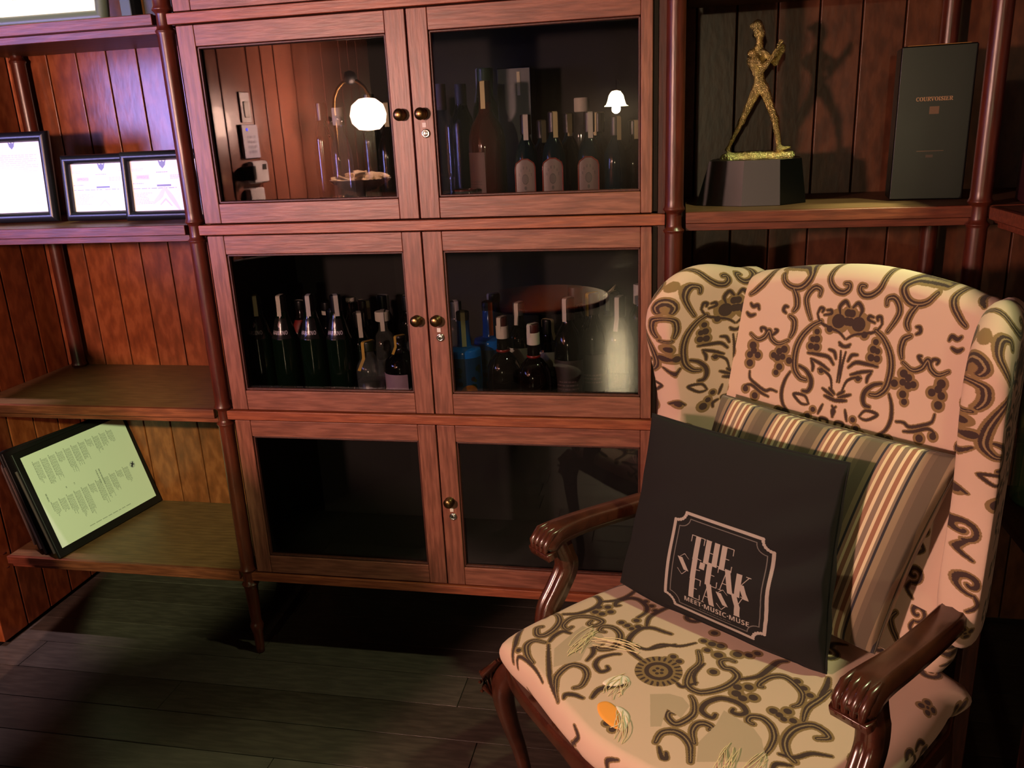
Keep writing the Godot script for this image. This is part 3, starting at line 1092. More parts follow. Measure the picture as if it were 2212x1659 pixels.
func seat_motif(st: Array, dt: Array) -> void:
	_s(st, 15, [463, 532, 498, 496, 508, 448, 536, 404, 573, 404, 594, 435, 605, 478, 599, 523, 572, 536, 552, 527, 530, 541, 535, 561, 553, 568])
	_s(st, 9, [508, 501, 520, 450, 549, 420])
	_s(st, 13, [610, 522, 631, 566, 629, 616, 627, 654, 639, 675])
	_s(st, 14, [663, 540, 654, 536, 649, 555, 653, 592, 674, 616, 708, 612, 741, 595, 758, 561, 753, 538])
	_s(st, 13, [652, 373, 655, 359, 636, 354, 619, 362, 612, 390, 622, 425, 647, 442, 675, 446, 694, 434, 689, 416, 673, 409, 668, 420])
	_s(st, 14, [681, 264, 655, 287, 645, 313, 655, 331, 676, 333, 675, 324])
	_s(st, 14, [584, 304, 573, 297, 584, 281, 609, 277, 618, 299, 616, 336, 592, 366, 572, 378])
	_s(st, 15, [619, 201, 609, 233, 626, 258, 656, 261, 684, 247, 712, 215])
	_s(st, 10, [635, 195, 660, 178, 669, 183, 657, 195])
	_s(st, 14, [730, 415, 716, 414, 711, 431, 730, 447, 759, 443, 785, 420, 799, 389, 804, 364])
	_s(st, 14, [797, 516, 778, 561, 778, 614, 776, 661])
	_s(st, 16, [861, 392, 837, 398, 813, 421, 801, 454, 802, 488, 818, 519, 847, 525, 865, 514, 850, 491])
	_s(st, 9, [366, 441, 375, 480, 414, 512, 433, 555])
	_s(st, 9, [546, 428, 534, 390, 513, 390])
	_s(st, 10, [825, 384, 853, 403, 869, 442, 901, 470])
	_s(st, 12, [745, 700, 761, 667, 771, 624])
	_d(dt, [624, 491, 11, 642, 513, 11, 637, 470, 12, 658, 468, 11, 673, 490, 11, 704, 626, 9, 730, 616, 9, 755, 605, 9])
	_d(dt, [733, 488, 10, 750, 488, 9, 782, 497, 9, 755, 514, 10, 765, 484, 8, 435, 631, 10, 465, 585, 11, 475, 553, 9])
	_d(dt, [509, 558, 12, 486, 595, 11, 441, 579, 9, 539, 599, 12, 561, 619, 10, 570, 643, 9, 546, 493, 10, 829, 605, 9])
	_s(st, 13, [19, 220, 4, 229, 7, 245, 30, 252, 69, 216, 96, 186, 110, 143])
	_s(st, 15, [75, 304, 72, 287, 99, 268, 115, 280, 111, 320, 92, 356, 64, 376, 36, 378])
	_s(st, 14, [192, 176, 157, 186, 119, 213, 115, 243, 144, 259])
	_s(st, 10, [159, 259, 218, 211, 288, 158, 346, 124])
	_s(st, 14, [346, 124, 310, 157, 280, 190, 272, 241, 302, 259, 333, 246, 355, 209, 349, 188])
	_s(st, 11, [344, 308, 356, 300, 348, 280, 319, 289, 305, 317, 316, 353, 329, 369])
	_s(st, 11, [242, 331, 257, 337, 277, 319, 288, 287])
	_s(st, 14, [260, 369, 265, 345, 283, 350, 296, 382, 270, 429, 231, 445, 201, 430, 208, 407, 224, 412])
	_s(st, 14, [138, 364, 138, 345, 113, 354, 101, 393, 118, 425, 151, 444, 180, 444, 182, 415, 161, 409, 154, 427])
	_s(st, 12, [160, 339, 137, 330, 137, 299, 149, 271])
	_s(st, 12, [284, 519, 258, 559, 255, 615, 262, 644])
	_s(st, 13, [388, 392, 353, 396, 320, 409, 293, 443, 283, 493, 302, 521, 339, 532, 359, 538])
	_s(st, 9, [329, 426, 362, 435, 379, 466, 401, 509])
	_s(st, 12, [32, 394, 24, 427, 20, 464])
	_s(st, 13, [67, 393, 96, 427, 106, 479, 92, 519, 55, 533, 27, 523])
	_s(st, 12, [94, 520, 121, 558, 127, 601, 114, 658])
	_s(st, 13, [150, 543, 142, 534, 129, 553, 137, 591, 164, 607, 209, 596, 232, 569, 236, 534])
	_s(st, 12, [32, 565, 37, 585, 43, 615, 65, 655])
	_s(st, 9, [29, 621, 21, 666, 4, 663])
	_s(st, 11, [358, 143, 353, 157, 369, 171, 392, 178])
	_s(st, 13, [407, 196, 398, 230, 414, 268, 430, 288])
	_s(st, 9, [133, 135, 133, 164, 163, 170, 215, 163, 262, 143])
	_d(dt, [126, 467, 10, 113, 493, 10, 132, 512, 10, 158, 498, 10, 148, 473, 10, 222, 480, 9, 245, 481, 9, 245, 518, 9])
	_d(dt, [271, 498, 9, 265, 478, 8, 188, 614, 8, 219, 608, 8, 245, 597, 8, 26, 346, 9, 13, 331, 8, 13, 536, 9])
	_d(dt, [119, 183, 8])

# ---------------------------------------------------------------- what the glass doors mirror
func build_room_behind() -> void:
	# glowing panel added in the passage as the body of its violet light
	var pw := struct_root("light_panel_1")
	part("pane", B.new().box(Vector3(-2.545, 1.5, 1.9), Vector3(0.02, 0.7, 1.3), 0.002), glow(Color(0.7, 0.68, 1.0), PASSAGE_GLOW), pw)
	part("frame", B.new().box(Vector3(-2.54, 1.875, 1.9), Vector3(0.05, 0.05, 1.4), 0.004).box(Vector3(-2.54, 1.125, 1.9), Vector3(0.05, 0.05, 1.4), 0.004), M.case_v, pw)
	# service counter against the left wall
	var ct := thing("service_counter", "dark wooden counter against the left wall under the bright table lamp", "counter")
	part("counter_top", B.new().box(Vector3(-1.0, 1.065, 2.25), Vector3(0.68, 0.035, 1.0), 0.006), M.counter, ct)
	part("counter_body", B.new().box(Vector3(-1.04, 0.524, 2.27), Vector3(0.58, 1.047, 0.9), 0.006), M.case_v, ct)
	# lamp: stem, arched arm, shade
	var lp := thing("table_lamp", "brass arched table lamp with a glowing globe shade on the service counter", "lamp", Vector3(-1.13, 1.083, 2.26))
	part("base", B.new().lathe([Vector2(0, 0), Vector2(0.07, 0), Vector2(0.07, 0.01), Vector2(0.03, 0.025), Vector2(0.012, 0.03), Vector2(0, 0.03)]), M.chrome, lp)
	var arc := [Vector3(0, 0.03, 0), Vector3(0, 0.2, 0), Vector3(0, 0.4, 0)]
	for k in 9:
		var a := PI - PI * k / 8.0
		arc.append(Vector3(0.1 + cos(a) * 0.1, 0.45 + sin(a) * 0.13, 0))
	part("arm", B.new().tube(arc, 0.009, 12, Vector3.BACK), M.brass, lp)
	for k in 6:
		part("crystal", B.new().lathe([Vector2(0, 0), Vector2(0.014, 0.012), Vector2(0.014, 0.02), Vector2(0, 0.034)], 8, Transform3D(Basis(), Vector3(cos(k * 1.05) * 0.03, 0.37 + 0.012 * (k % 2), sin(k * 1.05) * 0.03))), M.chrome, lp)
	part("finial", B.new().lathe([Vector2(0, -0.035), Vector2(0.025, -0.025), Vector2(0.035, 0), Vector2(0.025, 0.025), Vector2(0, 0.035)], 16, Transform3D(Basis(), Vector3(0.1, 0.59, 0))), M.black_stone, lp)
	part("shade", B.new().lathe([Vector2(0, 0.335), Vector2(0.05, 0.34), Vector2(0.082, 0.37), Vector2(0.09, 0.41), Vector2(0.078, 0.455), Vector2(0.04, 0.485), Vector2(0, 0.49)], 24, Transform3D(Basis(), Vector3(0.2, 0, -0.06))), glow(Color(1.0, 0.8, 0.7), LAMP_GLOW), lp)
	var ol := OmniLight3D.new()
	ol.name = "lamp_light"
	ol.position = Vector3(0.2, 0.412, -0.06)
	ol.light_color = LAMP_COLOR
	ol.light_energy = LAMP
	ol.light_size = 0.06
	ol.omni_range = 14.0
	ol.omni_attenuation = 2.0
	ol.shadow_enabled = true
	lp.add_child(ol, true)
	# bowl and tray below it
	var bw := thing("serving_bowl", "white serving bowl of pale crisps under the table lamp", "bowl", Vector3(-0.96, 1.083, 2.09))
	part("bowl", B.new().lathe([Vector2(0, 0), Vector2(0.07, 0), Vector2(0.06, 0.01), Vector2(0.02, 0.02), Vector2(0.02, 0.045), Vector2(0.08, 0.06), Vector2(0.145, 0.1), Vector2(0.152, 0.11), Vector2(0.146, 0.11), Vector2(0.1, 0.072), Vector2(0, 0.06)]), plain(Color(0.8, 0.78, 0.75), 0.3), bw)
	rng.seed = 8
	for k in 26:
		var a := rng.randf() * TAU
		var r := rng.randf() * 0.12
		part("crisp", B.new().lathe([Vector2(0, 0), Vector2(0.03, 0.004), Vector2(0.034, 0.01), Vector2(0.02, 0.012), Vector2(0, 0.008)], 8, Transform3D(Basis.from_euler(Vector3(rng.randf_range(-0.6, 0.6), a, rng.randf_range(-0.6, 0.6))), Vector3(cos(a) * r, 0.1 + rng.randf() * 0.03, sin(a) * r))), plain(Color(0.92, 0.84, 0.68), 0.6), bw)
	var tr := thing("biscuit_tray", "round dark tray of golden biscuits on the service counter beside the bowl", "tray", Vector3(-1.16, 1.083, 1.93))
	part("tray", B.new().lathe([Vector2(0, 0), Vector2(0.13, 0), Vector2(0.15, 0.014), Vector2(0.156, 0.014), Vector2(0.158, 0.018), Vector2(0.148, 0.018), Vector2(0.128, 0.005), Vector2(0, 0.005)]), M.plate, tr)
	for k in 12:
		var a := k * 2.4
		var r := 0.03 * sqrt(k)
		part("biscuit", B.new().lathe([Vector2(0, 0), Vector2(0.024, 0), Vector2(0.028, 0.006), Vector2(0.022, 0.012), Vector2(0, 0.013)], 10, Transform3D(Basis.from_euler(Vector3(0.15 * (k % 3), a, 0)), Vector3(cos(a) * r, 0.008 + 0.006 * (k % 2), sin(a) * r))), plain(Color(0.72, 0.5, 0.24), 0.7), tr)
	# switchgear on the left wall boards
	var sp := thing("switch_plate", "narrow white rocker switch plate highest of the wall devices", "switch", Vector3(-1.349, 1.54, 1.752))
	part("plate", B.new().box(Vector3(0.004, 0, 0), Vector3(0.008, 0.13, 0.088), 0.003), M.white_plastic, sp)
	part("rocker", B.new().box(Vector3(0.01, -0.01, 0), Vector3(0.006, 0.07, 0.042), 0.002), plain(Color(0.55, 0.55, 0.5), 0.4), sp)
	var kp := thing("keypad", "pale grey keypad with a blue indicator below the switch plate", "keypad", Vector3(-1.349, 1.392, 1.75))
	part("case", B.new().box(Vector3(0.008, 0, 0), Vector3(0.016, 0.148, 0.145), 0.004), plain(Color(0.66, 0.66, 0.74), 0.4), kp)
	for k in 12:
		part("key", B.new().box(Vector3(0.017, 0.02 - 0.022 * (k / 3), 0.03 - 0.028 * (k % 3)), Vector3(0.003, 0.012, 0.018), 0.001), plain(Color(0.5, 0.5, 0.6), 0.5), kp)
	part("indicator", B.new().box(Vector3(0.017, 0.052, -0.03), Vector3(0.002, 0.012, 0.014), 0.0008), glow(Color(0.3, 0.35, 1.0), 12.0), kp)
	var cr := thing("card_terminal", "white card terminal with a dark paper roll below the keypad", "terminal", Vector3(-1.349, 1.256, 1.765))
	part("case", B.new().box(Vector3(0.02, 0, 0), Vector3(0.04, 0.1, 0.145), 0.01), M.white_plastic, cr)
	part("paper_roll", B.new().lathe([Vector2(0, -0.03), Vector2(0.03, -0.03), Vector2(0.03, -0.03), Vector2(0.03, 0.03), Vector2(0.03, 0.03), Vector2(0, 0.03)], 16, Transform3D(Basis(), Vector3(0.032, 0.0, -0.1))), M.black_stone, cr)
	part("screen", B.new().box(Vector3(0.041, 0.022, 0.03), Vector3(0.003, 0.025, 0.035), 0.001), M.black_stone, cr)
	tag_single("socket_box", B.new().box(Vector3(-1.332, 1.152, 1.72), Vector3(0.032, 0.07, 0.135), 0.006), M.white_plastic, "plain white socket box lowest of the wall devices", "socket")
	# small bell lamp far down the room, and a round table
	var bl := thing("wall_lamp", "small bell-shaped white glass lamp shining far down the room", "lamp", Vector3(-0.16, 1.6, 8.3))
	part("shade", B.new().lathe([Vector2(0.14, 0), Vector2(0.115, 0.02), Vector2(0.1, 0.06), Vector2(0.085, 0.12), Vector2(0.05, 0.165), Vector2(0, 0.175)], 24), glow(Color(1.0, 0.93, 0.75), 60.0), bl)
	part("stem", B.new().tube([Vector3(0, 0.17, 0), Vector3(0, 0.3, 0.05), Vector3(0, 0.3, 0.5), Vector3(0, 0.28, 0.63)], 0.008), M.brass, bl)
	var b2 := OmniLight3D.new()
	b2.name = "bell_light"
	b2.position = Vector3(0, -0.03, 0)
	b2.light_color = Color(1.0, 0.9, 0.7)
	b2.light_energy = 5.0
	b2.light_size = 0.05
	b2.omni_range = 12.0
	b2.omni_attenuation = 2.0
	b2.shadow_enabled = true
	bl.add_child(b2, true)
	var rt := thing("round_table", "low round wooden table standing in the room behind the viewer", "table", Vector3(-0.17, 0, 2.75))
	part("table_top", B.new().lathe([Vector2(0, 0.44), Vector2(0.36, 0.44), Vector2(0.37, 0.45), Vector2(0.37, 0.465), Vector2(0.36, 0.472), Vector2(0, 0.472)], 40), M.table_top, rt)
	part("column", B.new().lathe([Vector2(0, 0), Vector2(0.2, 0), Vector2(0.2, 0.015), Vector2(0.04, 0.05), Vector2(0.03, 0.2), Vector2(0.045, 0.44), Vector2(0, 0.44)]), M.case_v, rt)

func tag_single(called: String, b: B, m: Material, label: String, category: String, group := "") -> MeshInstance3D:
	var o := part(called, b, m, self)
	tag(o, label, category, group)
	return o

# ---------------------------------------------------------------- things on the open shelves
func picture_frame(label: String, group: String, at: Vector3, w: float, h: float, border: float, face: Material, lean: float, turn := 0.0, frame_mat: Material = null) -> Node3D:
	var o := thing("picture_frame", label, "picture frame", at, turn, group)
	var pv := Node3D.new()
	o.rotation.x = -lean
	var fm: Material = frame_mat if frame_mat else M.black_frame
	var sec := PackedVector2Array([Vector2(-0.5, -0.5), Vector2(0.5, -0.5), Vector2(0.5, 0.05), Vector2(0.3, 0.4), Vector2(0.0, 0.5), Vector2(-0.3, 0.32), Vector2(-0.5, -0.1)])
	for k in 4:
		var long := w if k % 2 == 0 else h
		var c := [Vector3(0, border / 2, 0), Vector3(w / 2 - border / 2, h / 2, 0), Vector3(0, h - border / 2, 0), Vector3(-w / 2 + border / 2, h / 2, 0)][k] as Vector3
		var d := [Vector3.RIGHT, Vector3.UP, Vector3.LEFT, Vector3.DOWN][k] as Vector3
		var inw := [Vector3.UP, Vector3.LEFT, Vector3.DOWN, Vector3.RIGHT][k] as Vector3
		var b := B.new()
		var r0 := PackedVector3Array()
		var r1 := PackedVector3Array()
		for p in sec:
			var off := inw * (p.x * border) + Vector3.BACK * (p.y * 0.022)
			var cut := p.x * border
			r0.append(c - d * (long / 2 - (border / 2 + cut)) + off)
			r1.append(c + d * (long / 2 - (border / 2 + cut)) + off)
		b.patch([r0, r1], true)
		part("moulding", b, fm, o)
	part("backing", B.new().box(Vector3(0, h / 2, -0.008), Vector3(w - border, h - border, 0.005), 0.001), M.black_stone, o)
	part("sheet", B.new().face(Vector3(-w / 2 + border * 0.8, border * 0.8, -0.004), Vector3(w / 2 - border * 0.8, border * 0.8, -0.004), Vector3(w / 2 - border * 0.8, h - border * 0.8, -0.004), Vector3(-w / 2 + border * 0.8, h - border * 0.8, -0.004), Vector3.BACK), face, o)
	var strut := part("strut", B.new().box(Vector3(0, h * 0.3, -0.028), Vector3(0.035, h * 0.55, 0.003), 0.001), M.black_stone, o)
	return o

func build_shelf_things() -> void:
	var y2: float = LEVEL[2] + 0.002
	picture_frame("middle black frame with a landscape certificate, its right edge behind its neighbour", "framed certificates on the left shelf", Vector3(-0.905, y2 + 0.004, -0.13), 0.232, 0.17, 0.024, P.cert0, 0.1, 0.02)
	picture_frame("black framed certificate partly hidden by the turned cabinet post", "framed certificates on the left shelf", Vector3(-0.70, y2 + 0.004, -0.09), 0.235, 0.172, 0.024, P.cert1, 0.09, 0.0)
	picture_frame("tallest black framed certificate, standing leftmost on the shelf", "framed certificates on the left shelf", Vector3(-1.165, y2 + 0.004, -0.13), 0.21, 0.235, 0.026, P.cert2, 0.1, 0.12)
	# framed sheet on the highest board, cut by the top of the picture
	picture_frame("grey framed pale yellow sheet on the highest left shelf", "", Vector3(-0.965, LEVEL[3] + 0.006, -0.1), 0.36, 0.27, 0.03, P.top_sheet, 0.14, 0.03, plain(Color(0.3, 0.32, 0.29), 0.4))
	tag_single("black_folder", B.new().box(Vector3(-0.67, LEVEL[3] + 0.142, -0.2), Vector3(0.11, 0.28, 0.06), 0.003), M.black_leather, "black upright folder beside the post on the highest left shelf", "folder")
	tag_single("glass_block", B.new().box(Vector3(-0.752, LEVEL[3] + 0.062, -0.16), Vector3(0.03, 0.12, 0.05), 0.003), plain(Color(0.3, 0.33, 0.38), 0.15), "small grey block between sheet and folder on the highest shelf", "block")
	# drinks lists: leather boards standing on edge and leaning on the left wall
	var e := Vector3(0.161, 0, -0.987).normalized()
	var tilt := [[0.0, 1.0, "front leather drinks list board showing its pale printed sheet"], [-0.062, 0.97, "second leather drinks list board, its metal edge showing behind the first"], [-0.1, 0.95, "rearmost leather drinks list board nearest the left wall"]]
	for k in 3:
		var off: float = tilt[k][0]
		e = (Vector3(0.066 + off * -0.45, 0, -0.406) if k > 0 else Vector3(0.161, 0, -0.987)).normalized()
		var up := Vector3(-0.3, 0.953, -0.049).normalized()
		up = (up - e * up.dot(e)).normalized()
		var nn := up.cross(e)
		if nn.x < 0:
			nn = -nn
		var o := thing("drinks_list", tilt[k][2], "menu", Vector3(-1.159 + tilt[k][0], 0.2605, 0.004 - 0.02 * k), 0.0, "drinks lists on the lowest left shelf")
		o.basis = Basis(e, up, e.cross(up))
		var s := 1.0 if e.cross(up).dot(nn) > 0 else -1.0
		part("cover", B.new().box(Vector3(0.205, 0.166 * tilt[k][1], -0.006 * s), Vector3(0.41, 0.33 * tilt[k][1], 0.011), 0.003), M.black_leather, o)
		part("edge_rail", B.new().box(Vector3(0.003, 0.15, 0.0 - 0.014 * s), Vector3(0.012, 0.26, 0.006), 0.001), M.dull_metal, o)
		if k == 0:
			var x0 := 0.018
			var x1 := 0.392
			var f := B.new()
			f.face(Vector3(x0, 0.026, 0.0008 * s), Vector3(x1, 0.026, 0.0008 * s), Vector3(x1, 0.312, 0.0008 * s), Vector3(x0, 0.312, 0.0008 * s), Vector3(0, 0, s))
			part("printed_sheet", f, P.menu, o)
	build_statue(Vector3(0.752, LEVEL[2] + 0.001, -0.185))
	# gift carton, its box and gilt print
	var gc := thing("gift_carton", "tall black gift carton with gilt lettering beside the corner post", "box", Vector3(1.108, LEVEL[2] + 0.002, -0.135), 0.0)
	gc.rotation.y = -0.12
	part("carton", B.new().box(Vector3(0, 0.158, -0.045), Vector3(0.145, 0.315, 0.09), 0.003), M.black_box, gc)
	part("lid_line", B.new().box(Vector3(0, 0.3165, -0.045), Vector3(0.12, 0.0016, 0.07), 0.0006), M.gilt, gc)
	part("front_print", B.new().face(Vector3(-0.0705, 0.003, 0.0008), Vector3(0.0705, 0.003, 0.0008), Vector3(0.0705, 0.313, 0.0008), Vector3(-0.0705, 0.313, 0.0008), Vector3.BACK), P.carton, gc)
	var mc := thing("gift_carton", "dark magenta gift carton standing on the corner shelf", "box", Vector3(1.36, LEVEL[2] + 0.002, -0.02), -0.2)
	part("carton", B.new().box(Vector3(0, 0.125, 0), Vector3(0.2, 0.25, 0.12), 0.003), plain(Color(0.2, 0.06, 0.1), 0.45), mc)
	part("ribbon", B.new().box(Vector3(0, 0.212, 0.0605), Vector3(0.2, 0.008, 0.0012), 0.0004), M.gilt, mc)
	# tumblers of thick greenish glass on a stand behind the chair's right wing
	var gst := thing("side_table", "slim dark side table carrying stacked tumblers behind the armchair", "table", Vector3(1.36, 0, 0.42))
	part("table_top", B.new().box(Vector3(0, 0.69, 0), Vector3(0.42, 0.02, 0.36), 0.004), M.case_v, gst)
	for sx in [-1, 1]:
		for sz in [-1, 1]:
			part("leg", B.new().box(Vector3(0.19 * sx, 0.34, 0.16 * sz), Vector3(0.03, 0.68, 0.03), 0.003), M.case_v, gst)
	var tall := thing("glass_jar", "greenish glass jar whose rim shows beside the armchair's right wing", "jar", Vector3(1.243, 0.7, 0.32))
	part("body", B.new().lathe([Vector2(0, 0), Vector2(0.055, 0), Vector2(0.06, 0.01), Vector2(0.06, 0.2), Vector2(0.04, 0.26), Vector2(0.032, 0.3)], 24), glassy(Color(0.3, 0.42, 0.3), 0.45), tall)
	part("stopper", B.new().lathe([Vector2(0, 0.3), Vector2(0.02, 0.3), Vector2(0.022, 0.34), Vector2(0.03, 0.352), Vector2(0.043, 0.375), Vector2(0.046, 0.395), Vector2(0.04, 0.42), Vector2(0.02, 0.436), Vector2(0, 0.438)], 24), glassy(Color(0.45, 0.6, 0.42), 0.5), tall)

# ---- surface nets over a set of tapered capsules
func blob(bones: Array, cell: float, k: float, wobble := 0.0) -> B:
	var lo := Vector3(1e9, 1e9, 1e9)
	var hi := -lo
	for b in bones:
		for e in [[b[0], b[2]], [b[1], b[3]]]:
			lo = lo.min(e[0] - Vector3.ONE * (e[1] + 2.5 * cell + k * 0.5))
			hi = hi.max(e[0] + Vector3.ONE * (e[1] + 2.5 * cell + k * 0.5))
	var nx := int((hi.x - lo.x) / cell) + 2
	var ny := int((hi.y - lo.y) / cell) + 2
	var nz := int((hi.z - lo.z) / cell) + 2
	var f := PackedFloat32Array()
	f.resize(nx * ny * nz)
	f.fill(1.0)
	for b in bones:
		var a: Vector3 = b[0]
		var c: Vector3 = b[1]
		var r0: float = b[2]
		var r1: float = b[3]
		var rm := maxf(r0, r1) + 2.5 * cell + k
		var l0 := ((a.min(c) - Vector3.ONE * rm - lo) / cell).floor()
		var l1 := ((a.max(c) + Vector3.ONE * rm - lo) / cell).ceil()
		var d := c - a
		var dd := maxf(d.length_squared(), 1e-12)
		for iz in range(maxi(int(l0.z), 0), mini(int(l1.z) + 1, nz)):
			for iy in range(maxi(int(l0.y), 0), mini(int(l1.y) + 1, ny)):
				for ix in range(maxi(int(l0.x), 0), mini(int(l1.x) + 1, nx)):
					var p := lo + Vector3(ix, iy, iz) * cell
					var t := clampf((p - a).dot(d) / dd, 0.0, 1.0)
					var s := p.distance_to(a + d * t) - lerpf(r0, r1, t)
					if wobble > 0.0:
						s += wobble * sin(p.x * 700.0 + p.y * 520.0) * sin(p.y * 610.0 - p.z * 480.0)
					var q := (iz * ny + iy) * nx + ix
					var o := f[q]
					var h := clampf(0.5 + 0.5 * (o - s) / k, 0.0, 1.0)
					f[q] = lerpf(o, s, h) - k * h * (1.0 - h)
	var id := PackedInt32Array()
	id.resize(nx * ny * nz)
	id.fill(-1)
	var out := B.new()
	for iz in nz - 1:
		for iy in ny - 1:
			for ix in nx - 1:
				var q := (iz * ny + iy) * nx + ix
				var m := 0
				var cr := Vector3.ZERO
				var cnt := 0
				var vals := PackedFloat32Array([f[q], f[q + 1], f[q + nx], f[q + nx + 1], f[q + nx * ny], f[q + nx * ny + 1], f[q + nx * ny + nx], f[q + nx * ny + nx + 1]])
				for c in 8:
					if vals[c] < 0.0:
						m |= 1 << c
				if m == 0 or m == 255:
					continue
				for c in 8:
					for ax in [1, 2, 4]:
						if c & ax == 0 and (vals[c] < 0.0) != (vals[c | ax] < 0.0):
							var t := vals[c] / (vals[c] - vals[c | ax])
							cr += Vector3(c & 1, (c >> 1) & 1, (c >> 2) & 1) + Vector3(1 if ax == 1 else 0, 1 if ax == 2 else 0, 1 if ax == 4 else 0) * t
							cnt += 1
				id[q] = out.v.size()
				out.v.append(lo + (Vector3(ix, iy, iz) + cr / cnt) * cell)
				out.n.append(Vector3((vals[1] + vals[3] + vals[5] + vals[7]) - (vals[0] + vals[2] + vals[4] + vals[6]), (vals[2] + vals[3] + vals[6] + vals[7]) - (vals[0] + vals[1] + vals[4] + vals[5]), (vals[4] + vals[5] + vals[6] + vals[7]) - (vals[0] + vals[1] + vals[2] + vals[3])).normalized())
				out.uv.append(Vector2.ZERO)
	var st := [1, nx, nx * ny]
	for iz in range(1, nz - 1):
		for iy in range(1, ny - 1):
			for ix in range(1, nx - 1):
				var q := (iz * ny + iy) * nx + ix
				for ax in 3:
					var a0: bool = f[q] < 0.0
					if a0 == (f[q + st[ax]] < 0.0):
						continue
					var u: int = st[(ax + 1) % 3]
					var w: int = st[(ax + 2) % 3]
					var c := [id[q], id[q - u], id[q - u - w], id[q - w]]
					if c.min() < 0:
						continue
					if a0:
						out.ix.append_array(PackedInt32Array([c[0], c[2], c[1], c[0], c[3], c[2]]))
					else:
						out.ix.append_array(PackedInt32Array([c[0], c[1], c[2], c[0], c[2], c[3]]))
	return out

func build_statue(at: Vector3) -> void:
	var o := thing("statuette", "gilded striding figure with a raised forearm on a black chamfered plinth", "statuette", at)
	# plinth: black block with a broad chamfer facing the room
	var y0 := 0.0
	var h := 0.098
	var foot := PackedVector2Array([Vector2(-0.112, -0.085), Vector2(0.107, -0.085), Vector2(0.112, 0.02), Vector2(0.05, 0.075), Vector2(-0.034, 0.08), Vector2(-0.132, 0.03)])
	var head := PackedVector2Array([Vector2(-0.092, -0.07), Vector2(0.096, -0.07), Vector2(0.098, 0.022), Vector2(0.047, 0.062), Vector2(-0.03, 0.066), Vector2(-0.104, 0.024)])
	var pb := B.new()
	var r0 := PackedVector3Array()
	var r1 := PackedVector3Array()
	for k in 6:
		r0.append(Vector3(foot[k].x, y0, foot[k].y))
		r1.append(Vector3(head[k].x, h, head[k].y))
	for k in 6:
		var j := (k + 1) % 6
		if k == 3:
			continue
		var nn := (r0[j] - r0[k]).cross(Vector3.UP).normalized()
		pb.face(r0[k], r0[j], r1[j], r1[k], nn if nn.dot(r0[k] + r0[j]) > 0 else -nn)
	pb.fan(r1, Vector3.UP)
	part("plinth", pb, M.black_stone, o)
	part("chamfer_face", B.new().face(r0[3], r0[4], r1[4], r1[3], Vector3(0, 0.1, 1).normalized()), M.plate, o)  # front chamfer of the plinth, paler grey than its other faces
	# rough gilt ground under the feet
	var g := []
	for k in 9:
		g.append([Vector3(-0.068 + k * 0.0165, h + 0.003, -0.004 + 0.006 * sin(k * 2.1)), Vector3(-0.058 + k * 0.0165, h + 0.006, 0.006 * cos(k * 1.7)), 0.012, 0.011])
	part("ground", blob(g, 0.0032, 0.008, 0.0012), M.gold, o)
	# the figure: long thin legs in stride, leaning torso, bowed head, rod held across
	var hip := Vector3(0.004, 0.256, -0.004)
	var chest := Vector3(-0.008, 0.31, -0.004)
	var neck := Vector3(-0.002, 0.342, -0.002)
	var bones := [
		[hip, Vector3(-0.002, 0.285, -0.002), 0.0125, 0.011], [Vector3(-0.002, 0.285, -0.002), chest, 0.011, 0.019], [chest, neck, 0.018, 0.008],
		[neck, Vector3(-0.002, 0.356, 0.004), 0.0065, 0.0075], [Vector3(-0.003, 0.366, 0.003), Vector3(-0.007, 0.379, 0.002), 0.0125, 0.0115],
		# hair thrown back
		[Vector3(-0.008, 0.385, -0.002), Vector3(-0.018, 0.381, -0.006), 0.009, 0.006],
		# trailing leg and leading leg
		[hip + Vector3(-0.006, -0.004, 0), Vector3(-0.034, 0.182, 0.0), 0.0115, 0.0066], [Vector3(-0.034, 0.182, 0.0), Vector3(-0.063, 0.122, 0.0), 0.0066, 0.004], [Vector3(-0.063, 0.122, 0.0), Vector3(-0.058, 0.108, 0.008), 0.0042, 0.0048],
		[hip + Vector3(0.007, -0.004, 0.004), Vector3(0.036, 0.186, 0.014), 0.0115, 0.0075], [Vector3(0.036, 0.186, 0.014), Vector3(0.05, 0.122, 0.008), 0.0082, 0.0052], [Vector3(0.05, 0.119, 0.008), Vector3(0.072, 0.122, 0.012), 0.0052, 0.0034], [Vector3(0.05, 0.119, 0.008), Vector3(0.052, 0.108, 0.006), 0.005, 0.005],
		# upper arms and forearms bent
		[Vector3(-0.02, 0.325, 0.006), Vector3(0.006, 0.292, 0.024), 0.0078, 0.0062], [Vector3(0.006, 0.292, 0.024), Vector3(0.032, 0.322, 0.03), 0.0062, 0.0046],
		[Vector3(0.008, 0.326, -0.004), Vector3(0.034, 0.302, 0.006), 0.0072, 0.0058], [Vector3(0.034, 0.302, 0.006), Vector3(0.045, 0.326, 0.02), 0.0058, 0.0044],
		[Vector3(0.032, 0.322, 0.03), Vector3(0.037, 0.331, 0.03), 0.0056, 0.005], [Vector3(0.045, 0.326, 0.02), Vector3(0.046, 0.335, 0.021), 0.0054, 0.005],
	]
	part("figure", blob(bones, 0.0026, 0.006, 0.0011), M.gold, o)
	part("held_rod", B.new().tube([Vector3(-0.006, 0.272, 0.03), Vector3(0.01, 0.293, 0.034), Vector3(0.03, 0.322, 0.036), Vector3(0.041, 0.345, 0.034)], [0.0045, 0.004, 0.0036, 0.0055], 12), M.gold, o)

